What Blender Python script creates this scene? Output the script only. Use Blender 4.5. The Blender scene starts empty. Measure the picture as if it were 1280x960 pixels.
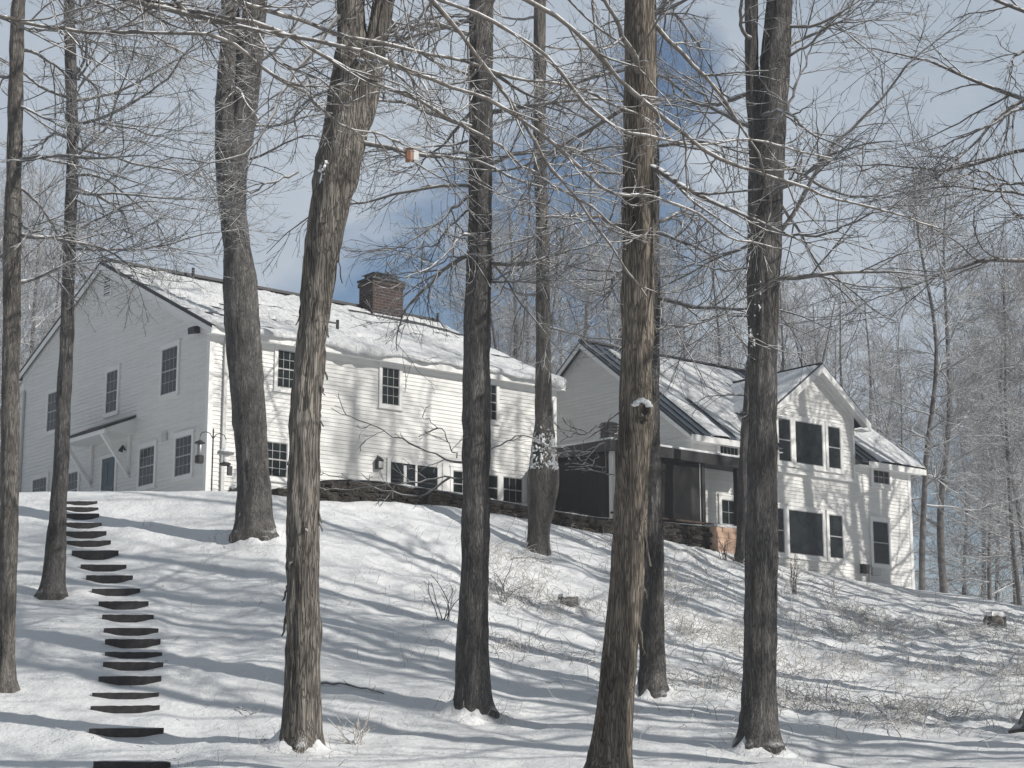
import bpy, bmesh, math, random
import numpy as np
from mathutils import Vector, Matrix

rad = math.radians
scene = bpy.context.scene
COL = scene.collection
RS = np.random.RandomState

# ------------------------------------------------------------------ camera
F = 2400.0                       # focal length in pixels of a 1280 wide picture
PITCH = rad(11.6)
cp, sp = math.cos(PITCH), math.sin(PITCH)
cam_d = bpy.data.cameras.new('camera')
cam_d.sensor_width = 36.0
cam_d.lens = F / 1280.0 * 36.0
cam_d.clip_start = 0.1
cam_d.clip_end = 3000.0
cam = bpy.data.objects.new('camera', cam_d)
COL.objects.link(cam)
cam.rotation_euler = (rad(90) + PITCH, 0, 0)
scene.camera = cam


def ray(x, y):
    return np.array([x - 640.0, F * cp - sp * (480.0 - y), F * sp + cp * (480.0 - y)])


def at_depth(x, y, Y):
    r = ray(x, y)
    return r * (Y / r[1])


# ------------------------------------------------------------------ noise
def _hash(ix, iy, iz, seed):
    h = (ix.astype(np.int64) * 374761393 + iy.astype(np.int64) * 668265263 + iz.astype(np.int64) * 2147483647 + seed * 974711) & 0xFFFFFFFF
    h = ((h ^ (h >> 13)) * 1274126177) & 0xFFFFFFFF
    h = ((h ^ (h >> 16)) * 2246822519) & 0xFFFFFFFF
    return ((h ^ (h >> 15)) & 0xFFFF) / 32767.5 - 1.0


def vn(x, y, z=0.0, seed=0):
    x, y, z = np.broadcast_arrays(np.asarray(x, float), np.asarray(y, float), np.asarray(z, float))
    ix, iy, iz = np.floor(x), np.floor(y), np.floor(z)
    fx, fy, fz = x - ix, y - iy, z - iz
    sx, sy, sz = fx * fx * (3 - 2 * fx), fy * fy * (3 - 2 * fy), fz * fz * (3 - 2 * fz)
    out = 0
    for a in (0, 1):
        for b in (0, 1):
            for c in (0, 1):
                w = (sx if a else 1 - sx) * (sy if b else 1 - sy) * (sz if c else 1 - sz)
                out = out + w * _hash(ix + a, iy + b, iz + c, seed)
    return out


def fbm(x, y, z=0.0, seed=0, oct=3):
    o, a, f = 0, 1.0, 1.0
    for i in range(oct):
        o = o + a * vn(np.asarray(x) * f, np.asarray(y) * f, np.asarray(z) * f, seed + i * 17)
        a *= 0.5
        f *= 2.03
    return o


def sstep(a, b, x):
    t = np.clip((x - a) / (b - a), 0, 1)
    return t * t * (3 - 2 * t)


# ------------------------------------------------------------------ objects
def tag(o, label=None, cat=None, group=None, kind=None):
    if label: o['label'] = label
    if cat: o['category'] = cat
    if group: o['group'] = group
    if kind: o['kind'] = kind
    return o


def empty(name, loc, label, cat, rz=0.0, group=None):
    o = bpy.data.objects.new(name, None)
    o.empty_display_size = 0.2
    COL.objects.link(o)
    o.location = loc
    o.rotation_euler = (0, 0, rz)
    return tag(o, label, cat, group)


def link_mesh(name, me, mat, parent=None):
    for m in (mat if isinstance(mat, (list, tuple)) else [mat]):
        me.materials.append(m)
    o = bpy.data.objects.new(name, me)
    COL.objects.link(o)
    if parent is not None:
        o.parent = parent
    return o


def np_mesh(name, V, Fq, mat, parent=None, smooth=True, mats=None):
    me = bpy.data.meshes.new(name)
    me.from_pydata(np.asarray(V, dtype=np.float32), [], np.asarray(Fq, dtype=np.int32))
    me.update()
    if smooth:
        me.polygons.foreach_set('use_smooth', np.ones(len(me.polygons), dtype=bool))
    if mats is not None:
        me.polygons.foreach_set('material_index', np.asarray(mats, dtype=np.int32))
    return link_mesh(name, me, mat, parent)


class MB:
    def __init__(self):
        self.v, self.f = [], []

    def add(self, vs, fs):
        n = len(self.v)
        self.v += [tuple(p) for p in vs]
        self.f += [tuple(i + n for i in q) for q in fs]
        return self

    def box(self, x0, x1, y0, y1, z0, z1, M=None):
        vs = [(x, y, z) for x in (x0, x1) for y in (y0, y1) for z in (z0, z1)]
        if M: vs = [M(*p) for p in vs]
        return self.add(vs, [(0, 1, 3, 2), (4, 6, 7, 5), (0, 4, 5, 1), (2, 3, 7, 6), (0, 2, 6, 4), (1, 5, 7, 3)])

    def prism(self, pts, d0, d1, M):
        """pts: 2D outline (a, b); extruded from d0 to d1 through M(a, b, d)"""
        n = len(pts)
        vs = [M(a, b, d0) for a, b in pts] + [M(a, b, d1) for a, b in pts]
        fs = [tuple(range(n)), tuple(range(2 * n - 1, n - 1, -1))] + [(i, (i + 1) % n, n + (i + 1) % n, n + i) for i in range(n)]
        return self.add(vs, fs)

    def bar(self, p, q, w, h=None):
        """square bar from p to q"""
        p, q = Vector(p), Vector(q)
        h = h or w
        d = (q - p).normalized()
        a = d.cross(Vector((0, 0, 1)))
        if a.length < 1e-3: a = Vector((1, 0, 0))
        a.normalize()
        b = a.cross(d)
        vs = [e + a * sx * w / 2 + b * sy * h / 2 for e in (p, q) for sx, sy in ((-1, -1), (1, -1), (1, 1), (-1, 1))]
        return self.add(vs, [(0, 1, 2, 3), (7, 6, 5, 4)] + [(i, (i + 1) % 4, 4 + (i + 1) % 4, 4 + i) for i in range(4)])

    def tube(self, pts, r, n=8):
        V, Q = tubes(np.array([pts], float), np.array([[r] * len(pts)] if np.isscalar(r) else [r], float), n)
        base = len(self.v)
        self.add(V, Q)
        self.add(V[:n], [tuple(range(n - 1, -1, -1))])
        self.add(V[-n:], [tuple(range(n))])
        return self

    def lathe(self, prof, c, n=16):
        vs, fs = [], []
        for r, z in prof:
            for k in range(n):
                a = 2 * math.pi * k / n
                vs.append((c[0] + r * math.cos(a), c[1] + r * math.sin(a), c[2] + z))
        for i in range(len(prof) - 1):
            for k in range(n):
                k2 = (k + 1) % n
                fs.append((i * n + k, i * n + k2, (i + 1) * n + k2, (i + 1) * n + k))
        fs.append(tuple(range(n - 1, -1, -1)))
        fs.append(tuple((len(prof) - 1) * n + k for k in range(n)))
        return self.add(vs, fs)

    def build(self, name, mat, parent=None, bevel=0.0, smooth=False, off=(0, 0, 0)):
        bm = bmesh.new()
        vs = [bm.verts.new((p[0] - off[0], p[1] - off[1], p[2] - off[2])) for p in self.v]
        for q in self.f:
            try:
                bm.faces.new([vs[i] for i in q])
            except ValueError:
                pass
        bmesh.ops.recalc_face_normals(bm, faces=bm.faces[:])
        if bevel:
            bmesh.ops.bevel(bm, geom=bm.edges[:], offset=bevel, segments=2, affect='EDGES', profile=0.5)
        me = bpy.data.meshes.new(name)
        bm.to_mesh(me)
        bm.free()
        if smooth:
            me.polygons.foreach_set('use_smooth', np.ones(len(me.polygons), dtype=bool))
        return link_mesh(name, me, mat, parent)


def tubes(P, R, S):
    """P (M,N,3) centre lines, R (M,N) radii, S sides -> verts, quads"""
    M, N = P.shape[:2]
    T = np.empty_like(P)
    T[:, 1:-1] = P[:, 2:] - P[:, :-2]
    T[:, 0] = P[:, 1] - P[:, 0]
    T[:, -1] = P[:, -1] - P[:, -2]
    T /= np.linalg.norm(T, axis=2, keepdims=True) + 1e-9
    ref = np.zeros_like(T)
    up = np.abs(T[:, :, 2]) > 0.85
    ref[..., 2] = 1
    allup = up.mean(axis=1) > 0.4
    ref[allup] = (1, 0, 0)
    A = np.cross(T, ref)
    A /= np.linalg.norm(A, axis=2, keepdims=True) + 1e-9
    B = np.cross(A, T)
    ang = np.arange(S) * 2 * np.pi / S + np.pi / 2
    V = P[:, :, None, :] + R[:, :, None, None] * (np.cos(ang)[None, None, :, None] * A[:, :, None, :] + np.sin(ang)[None, None, :, None] * B[:, :, None, :])
    base = (np.arange(M)[:, None, None] * N + np.arange(N - 1)[None, :, None]) * S
    k = np.arange(S)[None, None, :]
    k2 = (k + 1) % S
    Q = np.stack([base + k, base + k2, base + S + k2, base + S + k], axis=-1)
    return V.reshape(-1, 3), Q.reshape(-1, 4)


# ------------------------------------------------------------------ materials
class NT:
    def __init__(self, name):
        self.m = bpy.data.materials.new(name)
        self.m.use_nodes = True
        self.t = self.m.node_tree
        self.b = self.t.nodes['Principled BSDF']
        self.out = self.t.nodes['Material Output']

    def n(self, typ, **kw):
        nd = self.t.nodes.new(typ)
        for k, v in kw.items():
            if k in nd.inputs and not hasattr(nd, k):
                nd.inputs[k].default_value = v
            else:
                setattr(nd, k, v)
        return nd

    def l(self, a, b):
        self.t.links.new(a, b)

    def coords(self, kind='Object', scale=(1, 1, 1)):
        tc = self.n('ShaderNodeTexCoord')
        mp = self.n('ShaderNodeMapping')
        mp.inputs['Scale'].default_value = scale
        self.l(tc.outputs[kind], mp.inputs['Vector'])
        return mp.outputs['Vector']

    def noise(self, vec, scale, detail=4, rough=0.55, dist=0.0):
        nd = self.n('ShaderNodeTexNoise')
        nd.inputs['Scale'].default_value = scale
        nd.inputs['Detail'].default_value = detail
        nd.inputs['Roughness'].default_value = rough
        nd.inputs['Distortion'].default_value = dist
        if vec is not None: self.l(vec, nd.inputs['Vector'])
        return nd.outputs['Fac']

    def ramp(self, fac, stops):
        r = self.n('ShaderNodeValToRGB')
        el = r.color_ramp.elements
        while len(el) < len(stops): el.new(0.5)
        for e, (p, c) in zip(el, stops):
            e.position = p
            e.color = (c, c, c, 1) if np.isscalar(c) else (*c, 1)
        self.l(fac, r.inputs['Fac'])
        return r.outputs['Color']

    def math(self, op, a, b=None, c=None, clamp=False):
        nd = self.n('ShaderNodeMath', operation=op, use_clamp=clamp)
        for i, x in enumerate((a, b, c)):
            if x is None: continue
            if np.isscalar(x): nd.inputs[i].default_value = x
            else: self.l(x, nd.inputs[i])
        return nd.outputs[0]

    def mix(self, fac, a, b):
        nd = self.n('ShaderNodeMix', data_type='RGBA')
        for i, x in ((0, fac), (6, a), (7, b)):
            if np.isscalar(x): nd.inputs[i].default_value = x
            elif isinstance(x, tuple): nd.inputs[i].default_value = (*x, 1)
            else: self.l(x, nd.inputs[i])
        return nd.outputs[2]

    def bump(self, h, strength=0.5, dist=0.02):
        b = self.n('ShaderNodeBump')
        b.inputs['Strength'].default_value = strength
        b.inputs['Distance'].default_value = dist
        self.l(h, b.inputs['Height'])
        self.l(b.outputs['Normal'], self.b.inputs['Normal'])
        return b

    def base(self, c, rough=0.8, spec=0.3):
        if isinstance(c, tuple): self.b.inputs['Base Color'].default_value = (*c, 1)
        else: self.l(c, self.b.inputs['Base Color'])
        self.b.inputs['Roughness'].default_value = rough
        self.b.inputs['Specular IOR Level'].default_value = spec


SNOWC = (0.83, 0.845, 0.86)


def plain(name, c, rough=0.7, spec=0.3, var=0.12, scale=6.0, metal=0.0, bump=0.0):
    t = NT(name)
    v = t.coords()
    f = t.noise(v, scale, 5)
    lo = tuple(x * (1 - var) for x in c)
    hi = tuple(min(1, x * (1 + var)) for x in c)
    t.base(t.ramp(f, [(0.3, lo), (0.7, hi)]), rough, spec)
    t.b.inputs['Metallic'].default_value = metal
    if bump: t.bump(f, bump, 0.01)
    return t.m


def mat_snow(name, leaf=False, rough=False):
    t = NT(name)
    v = t.coords()
    n1 = t.noise(v, 1.3, 6, 0.6)
    n2 = t.noise(v, 9.0, 6, 0.65)
    col = t.ramp(n1, [(0.3, (0.80, 0.82, 0.84)), (0.7, (0.86, 0.87, 0.875))])
    if leaf:
        n3 = t.noise(v, 14.0, 3, 0.6)
        n4 = t.noise(v, 0.33, 3, 0.6)
        m = t.math('MULTIPLY', t.ramp(n3, [(0.66, 0.0), (0.72, 1.0)]), t.ramp(n4, [(0.5, 0.0), (0.62, 0.8)]))
        col = t.mix(m, col, (0.22, 0.18, 0.14))
    t.base(col, 0.75, 0.25)
    t.b.inputs['Subsurface Weight'].default_value = 0.0
    h = t.math('ADD', t.math('MULTIPLY', n1, 1.0), t.math('MULTIPLY', n2, 0.35))
    if rough:
        n5 = t.noise(t.coords('Object', (1.6, 0.5, 0.5)), 3.5, 6, 0.7)
        h = t.math('MULTIPLY_ADD', n5, 1.6, h)
    t.bump(h, 0.9 if rough else 0.75, 0.13)
    return t.m


def mat_bark(name, lo, hi, zs=0.16, scale=9.0, strength=0.9, moss=0.0):
    t = NT(name)
    v = t.coords('Object', (1, 1, zs))
    n0 = t.noise(v, scale, 6, 0.62, 0.5)
    vo = t.n('ShaderNodeTexVoronoi', feature='DISTANCE_TO_EDGE')
    vo.inputs['Scale'].default_value = scale * 1.35
    wv = t.n('ShaderNodeVectorMath', operation='ADD')
    t.l(v, wv.inputs[0])
    nz = t.n('ShaderNodeTexNoise')
    nz.inputs['Scale'].default_value = scale * 0.6
    t.l(v, nz.inputs['Vector'])
    sc = t.n('ShaderNodeVectorMath', operation='SCALE')
    sc.inputs['Scale'].default_value = 0.25
    t.l(nz.outputs['Color'], sc.inputs[0])
    t.l(sc.outputs[0], wv.inputs[1])
    t.l(wv.outputs[0], vo.inputs['Vector'])
    crack = t.ramp(vo.outputs['Distance'], [(0.0, 0.25), (0.16, 1.0)])
    v2 = t.coords('Object', (1, 1, 0.5))
    n2 = t.noise(v2, 1.1, 4, 0.6)
    n3 = t.noise(t.coords('Object', (1, 1, 0.25)), 38.0, 4, 0.65)
    f = t.math('MULTIPLY', t.math('MULTIPLY_ADD', n0, 0.6, t.math('MULTIPLY', n2, 0.55)), t.math('MULTIPLY_ADD', crack, 0.65, 0.35))
    f = t.math('MULTIPLY', f, t.math('MULTIPLY_ADD', n3, 0.9, 0.55))
    n4 = t.noise(t.coords('Object', (1, 1, 0.35)), 2.6, 4, 0.6)
    f = t.math('MULTIPLY', f, t.ramp(n4, [(0.3, 0.5), (0.7, 1.35)]))
    mid = tuple((a + b) * 0.42 for a, b in zip(lo, hi))
    col = t.ramp(f, [(0.12, lo), (0.36, mid), (0.72, hi)])
    # wind-plastered snow lying on ledges that face upward
    g = t.n('ShaderNodeNewGeometry')
    sx = t.n('ShaderNodeSeparateXYZ')
    t.l(g.outputs['Normal'], sx.inputs[0])
    sn = t.math('MULTIPLY', t.ramp(sx.outputs['Z'], [(0.38, 0.0), (0.6, 1.0)]), t.ramp(t.noise(t.coords(), 7.0, 4), [(0.42, 0.0), (0.52, 1.0)]))
    t.base(t.mix(sn, col, SNOWC), 0.9, 0.15)
    h = t.math('ADD', t.math('MULTIPLY', crack, 0.8), t.math('MULTIPLY_ADD', n3, 0.35, n0))
    t.bump(h, strength, 0.045)
    return t.m


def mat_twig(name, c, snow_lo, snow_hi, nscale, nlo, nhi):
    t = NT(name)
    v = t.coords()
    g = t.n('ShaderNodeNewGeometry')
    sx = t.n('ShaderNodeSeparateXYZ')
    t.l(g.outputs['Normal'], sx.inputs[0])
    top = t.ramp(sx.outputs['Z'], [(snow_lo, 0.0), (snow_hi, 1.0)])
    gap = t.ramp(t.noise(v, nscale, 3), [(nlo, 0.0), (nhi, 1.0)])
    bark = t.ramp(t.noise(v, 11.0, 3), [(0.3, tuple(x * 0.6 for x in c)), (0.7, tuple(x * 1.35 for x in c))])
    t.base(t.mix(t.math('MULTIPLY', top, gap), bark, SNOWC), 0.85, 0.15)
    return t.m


M = {}
M['snow'] = mat_snow('snow')
M['snow_roof'] = mat_snow('snow_roof', rough=True)
M['ground'] = mat_snow('snow_ground', leaf=True)
M['bark_dark'] = mat_bark('bark_dark', (0.038, 0.037, 0.037), (0.225, 0.215, 0.205), 0.085, 21.0, 0.85)
M['bark_mid'] = mat_bark('bark_mid', (0.040, 0.037, 0.035), (0.245, 0.228, 0.208), 0.085, 20.0, 0.75)
M['bark_shag'] = mat_bark('bark_shag', (0.040, 0.036, 0.032), (0.30, 0.275, 0.245), 0.075, 13.0, 1.0)
M['bark_tan'] = mat_bark('bark_tan', (0.036, 0.031, 0.027), (0.31, 0.27, 0.225), 0.08, 17.0, 0.9)
M['twig'] = mat_twig('twig_bark', (0.15, 0.143, 0.138), 0.0, 0.55, 3.2, 0.34, 0.54)
M['twig_snow'] = mat_twig('twig_snowy', (0.15, 0.136, 0.124), 0.0, 0.40, 11.0, 0.40, 0.52)
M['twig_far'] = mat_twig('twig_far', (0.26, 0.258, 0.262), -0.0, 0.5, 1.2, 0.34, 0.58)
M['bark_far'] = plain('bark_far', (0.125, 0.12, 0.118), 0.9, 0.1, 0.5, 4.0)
def mat_siding():
    t = NT('white_siding')
    n1 = t.noise(t.coords('Object', (0.25, 0.25, 3.5)), 2.2, 4, 0.6)
    n2 = t.noise(t.coords('Object', (2.2, 2.2, 0.3)), 1.6, 5, 0.65)
    a = t.ramp(n1, [(0.3, (0.70, 0.70, 0.685)), (0.6, (0.785, 0.78, 0.76))])
    t.base(t.mix(t.ramp(n2, [(0.52, 0.0), (0.8, 0.30)]), a, (0.55, 0.545, 0.52)), 0.55, 0.35)
    return t.m


M['siding'] = mat_siding()
M['trim'] = plain('white_trim', (0.80, 0.80, 0.785), 0.45, 0.4, 0.02, 3.0)
M['trim_dim'] = plain('grey_trim', (0.55, 0.55, 0.54), 0.5, 0.4, 0.04, 3.0)
M['sash'] = plain('sash_grey', (0.40, 0.40, 0.40), 0.5, 0.4, 0.05, 3.0)
M['dark'] = plain('dark_metal', (0.028, 0.028, 0.03), 0.5, 0.4, 0.15)
M['screen'] = plain('insect_screen', (0.012, 0.013, 0.015), 0.6, 0.3, 0.2)
M['porch'] = plain('porch_paint_and_shade', (0.022, 0.022, 0.023), 0.6, 0.3, 0.2)
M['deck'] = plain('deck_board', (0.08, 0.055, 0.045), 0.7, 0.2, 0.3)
M['timber'] = plain('wet_timber', (0.042, 0.040, 0.042), 0.75, 0.25, 0.45, 9.0, bump=0.4)
M['door'] = plain('teal_door', (0.045, 0.085, 0.105), 0.4, 0.4, 0.1)
M['galv'] = plain('galvanised', (0.33, 0.33, 0.34), 0.45, 0.4, 0.15, metal=0.6)
M['rock'] = plain('rock', (0.13, 0.125, 0.12), 0.9, 0.2, 0.5, 7.0, bump=0.6)
M['weed'] = mat_twig('weed', (0.44, 0.405, 0.36), -0.2, 0.45, 5.0, 0.32, 0.50)
M['weed_dark'] = plain('weed_dark', (0.17, 0.15, 0.13), 0.9, 0.1, 0.4)
M['rust'] = plain('rust_brown', (0.24, 0.115, 0.08), 0.7, 0.2, 0.2)


def mat_glass():
    t = NT('window_glass')
    v = t.coords()
    t.base(t.ramp(t.noise(v, 2.2, 4), [(0.35, (0.008, 0.011, 0.012)), (0.7, (0.022, 0.030, 0.031))]), 0.05, 0.45)
    t.bump(t.noise(v, 1.6, 2), 0.06, 0.02)
    return t.m


def mat_brick(name, c1, c2, mortar, scale=1.0):
    t = NT(name)
    tc = t.n('ShaderNodeTexCoord')
    br = t.n('ShaderNodeTexBrick')
    mp = t.n('ShaderNodeCombineXYZ')
    s = t.n('ShaderNodeSeparateXYZ')
    t.l(tc.outputs['Object'], s.inputs[0])
    t.l(t.math('ADD', s.outputs['X'], s.outputs['Y']), mp.inputs[0])
    t.l(s.outputs['Z'], mp.inputs[1])
    t.l(mp.outputs[0], br.inputs['Vector'])
    br.inputs['Color1'].default_value = (*c1, 1)
    br.inputs['Color2'].default_value = (*c2, 1)
    br.inputs['Mortar'].default_value = (*mortar, 1)
    br.inputs['Scale'].default_value = scale
    br.inputs['Brick Width'].default_value = 0.21
    br.inputs['Row Height'].default_value = 0.072
    br.inputs['Mortar Size'].default_value = 0.007
    n = t.noise(tc.outputs['Object'], 6.0, 4)
    t.base(t.mix(t.ramp(n, [(0.4, 0.0), (0.75, 0.5)]), br.outputs['Color'], (0.05, 0.035, 0.03)), 0.9, 0.15)
    t.bump(br.outputs['Fac'], -0.5, 0.01)
    return t.m


def mat_shingle():
    t = NT('roof_shingle')
    v = t.coords()
    n = t.noise(v, 3.0, 5)
    t.base(t.ramp(n, [(0.3, (0.04, 0.043, 0.05)), (0.7, (0.085, 0.088, 0.095))]), 0.85, 0.2)
    t.bump(t.noise(v, 30.0, 3), 0.4, 0.01)
    return t.m


def mat_stone():
    t = NT('field_stone')
    v = t.coords()
    n = t.noise(v, 1.9, 5, 0.6)
    n2 = t.noise(v, 14.0, 5, 0.65)
    t.base(t.ramp(t.math('MULTIPLY_ADD', n2, 0.5, t.math('MULTIPLY', n, 0.5)), [(0.32, (0.016, 0.015, 0.014)), (0.5, (0.038, 0.034, 0.030)), (0.7, (0.095, 0.086, 0.074))]), 0.9, 0.15)
    t.bump(n2, 0.6, 0.02)
    return t.m


def mat_seam():
    t = NT('blue_metal_roof')
    v = t.coords()
    n = t.noise(v, 1.5, 4)
    t.base(t.ramp(n, [(0.3, (0.022, 0.032, 0.045)), (0.7, (0.04, 0.055, 0.075))]), 0.38, 0.5)
    return t.m


M['glass'] = mat_glass()
M['brick'] = mat_brick('red_brick', (0.082, 0.052, 0.046), (0.045, 0.034, 0.033), (0.16, 0.15, 0.14), 0.65)
M['tan_block'] = mat_brick('tan_block', (0.50, 0.33, 0.24), (0.42, 0.27, 0.19), (0.30, 0.22, 0.17), 0.5)
M['shingle'] = mat_shingle()
M['stone'] = mat_stone()
M['seam'] = mat_seam()

# ------------------------------------------------------------------ terrain
CX = np.array([-4000, -900, 0, 258, 300, 345, 400, 470, 560, 690, 740, 860, 930, 975, 1143, 1280, 1700, 2400, 6000.])
CY = np.array([60, 57, 55, 54.5, 54, 53.2, 53.9, 55.1, 56.7, 59.3, 60.3, 63.0, 65.6, 68.8, 73.4, 70.5, 66, 60, 60.])
CP = np.array([600, 606, 612, 613, 614, 616, 622.5, 625, 630, 653, 662.5, 680, 692, 706, 735, 758, 800, 840, 860.])
_cz = np.array([at_depth(640, y, d)[2] for y, d in zip(CP, CY)])
_ca = (CX - 640) / 2385.0
Y0, Z0 = 30.0, 0.16
STEP_X = [(165, 955, 96), (158, 912, 93), (156.5, 883, 86), (157, 866, 83), (162.5, 847, 78), (166.5, 829, 75), (167, 815, 71), (166, 801, 69), (164, 786, 68),
          (160, 769, 64), (154.5, 753, 62), (145, 736, 60), (137, 720, 58), (129.5, 706, 57), (119, 690, 58), (111, 676, 55), (107, 665, 52), (104, 653, 46), (103, 642, 42), (103, 633, 40), (102.5, 625, 38)]


def ground0(X, Y):
    X = np.asarray(X, float); Y = np.asarray(Y, float)
    Ye = np.maximum(Y, 26.0)
    a = X / Ye
    yc = np.interp(a, _ca, CY)
    zc = np.interp(a, _ca, _cz)
    q = (Y - Y0) / (yc - Y0)
    qq = np.clip(q, 0, 3)
    ramp = qq ** 1.25
    flat = 1.0 + 0.02 * (qq - 1)
    k = 0.035
    h = np.clip(0.5 + 0.5 * (flat - ramp) / k, 0, 1)
    g = flat * (1 - h) + ramp * h - k * h * (1 - h)
    z = Z0 + (zc - Z0) * g
    far = sstep(90, 200, Y)
    z = z * (1 - far) + 5.0 * far
    z = z - 0.055 * np.maximum(Y0 - Y, 0) * (Y < Y0)
    lump = 0.10 * vn(X * 0.23, Y * 0.2, 0, 3) + 0.07 * vn(X * 0.7, Y * 0.5, 0, 4) + 0.032 * fbm(X * 2.1, Y * 1.6, 0, 5, 3)
    lump *= sstep(18, 28, Y) * (1 - sstep(80, 100, Y)) * (1 - 0.5 * sstep(0.93, 1.0, q) * (q < 1.25))
    rough = weed_zone(X, Y)
    lump = lump + rough * (0.09 * fbm(X * 1.6, Y * 1.3, 0, 21, 3) + 0.05 * fbm(X * 4.5, Y * 3.5, 0, 22, 2))
    return z + lump


def weed_zone(X, Y):
    a = (X / np.maximum(Y, 20)) * 2385 + 640
    r = sstep(620, 860, a) * sstep(33, 42, Y) * (1 - sstep(66, 72, Y))
    c = 0.55 * sstep(380, 520, a) * sstep(38, 44, Y) * (1 - sstep(54, 58, Y))
    return np.maximum(r, c) * np.clip(0.7 + 0.6 * vn(X * 0.3, Y * 0.25, 0, 31), 0.1, 1)


def hit_ground(px, py, fn=ground0):
    px = np.atleast_1d(np.asarray(px, float)); py = np.atleast_1d(np.asarray(py, float))
    best = np.full(px.shape, np.nan)
    Ys = np.concatenate([np.arange(26, 40, 0.3), np.arange(40, 90, 0.22)])
    ry = F * cp - sp * (480 - py)
    rx = (px - 640) / ry
    rz = (F * sp + cp * (480 - py)) / ry
    done = np.zeros(px.shape, bool)
    prev = np.full(px.shape, 1.0)
    pY = Ys[0]
    for Y in Ys:
        live = np.nonzero(~done)[0]
        if len(live) == 0: break
        d = rz[live] * Y - fn(rx[live] * Y, np.full(live.shape, Y))
        h = d < 0
        j = live[h]
        best[j] = pY + (Y - pY) * prev[j] / (prev[j] - d[h] + 1e-9)
        done[j] = True
        prev[live] = d
        pY = Y
    return np.stack([rx * best, best, rz * best], axis=-1)


# timber steps: where each board stands
_sx = np.array([s[0] for s in STEP_X], float); _sy = np.array([s[1] for s in STEP_X], float)
SP = hit_ground(_sx, _sy + 4)
for i in range(1, len(SP)):                       # keep them climbing away from the camera
    if not SP[i, 1] > SP[i - 1, 1] + 0.25: SP[i, 1] = SP[i - 1, 1] + 0.45
_ry = F * cp - sp * (480.0 - _sy)
SP[:, 0] = (_sx - 640) / _ry * SP[:, 1]
SW = np.array([s[2] for s in STEP_X]) * SP[:, 1] / _ry
SH = np.array([0.17, 0.15, 0.14, 0.12, 0.17, 0.17, 0.13, 0.19, 0.16, 0.17, 0.19, 0.17, 0.19, 0.17, 0.24, 0.16, 0.19, 0.16, 0.17, 0.14, 0.12])


def ground(X, Y):
    X = np.asarray(X, float); Y = np.asarray(Y, float)
    z = ground0(X, Y)
    i = np.searchsorted(SP[:, 1], Y, side='right') - 1
    inside = (i >= -1) & (Y > SP[0, 1] - 1.5) & (Y < SP[-1, 1] + 1.2)
    i0 = np.clip(i, 0, len(SP) - 1); i1 = np.clip(i + 1, 0, len(SP) - 1)
    y0 = np.where(i < 0, SP[0, 1] - 1.5, SP[i0, 1]); y1 = np.where(i + 1 >= len(SP), SP[-1, 1] + 1.2, SP[i1, 1])
    t = np.clip((Y - y0) / np.maximum(y1 - y0, 1e-3), 0, 1)
    hb = np.where(i < 0, 0, SH[i0] * 0.5); hf = np.where(i + 1 >= len(SP), 0, -SH[i1] * 0.5)
    saw = hb * (1 - t) + hf * t
    cx = np.interp(Y, SP[:, 1], SP[:, 0]); hw = np.interp(Y, SP[:, 1], SW) * 0.5
    m = 1 - sstep(0.30, 1.12, np.abs(X - cx) / hw)
    lv = (1 - sstep(0.9, 1.8, np.abs(X - cx) / hw)) * ((Y > SP[0, 1] - 1.5) & (Y < SP[-1, 1] + 1.2))
    z = z * (1 - lv) + ground0(cx, Y) * lv
    return z + saw * m * inside


xs = np.concatenate([[-300, -180, -110, -70, -45, -32], np.arange(-24, 26.01, 0.16), [32, 45, 70, 110, 180, 300]])
ys = np.concatenate([[-60, -30, -15, -5, 3, 8, 13, 18, 22], np.arange(25, 78, 0.16), [79, 81, 84, 88, 93, 100, 110, 125, 150, 200, 260, 340]])
ys = np.unique(np.concatenate([ys, SP[:, 1] - 0.012, SP[:, 1] + 0.03]))
GX, GY = np.meshgrid(xs, ys)
GZ = ground(GX, GY)
ny, nx = GX.shape
idx = np.arange(ny * nx).reshape(ny, nx)
FQ = np.stack([idx[:-1, :-1], idx[:-1, 1:], idx[1:, 1:], idx[1:, :-1]], axis=-1).reshape(-1, 4)
tag(np_mesh('ground', np.stack([GX, GY, GZ], -1).reshape(-1, 3), FQ, M['ground']), 'snow covered hillside rising from the camera up to the white house', 'ground', kind='structure')

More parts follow.
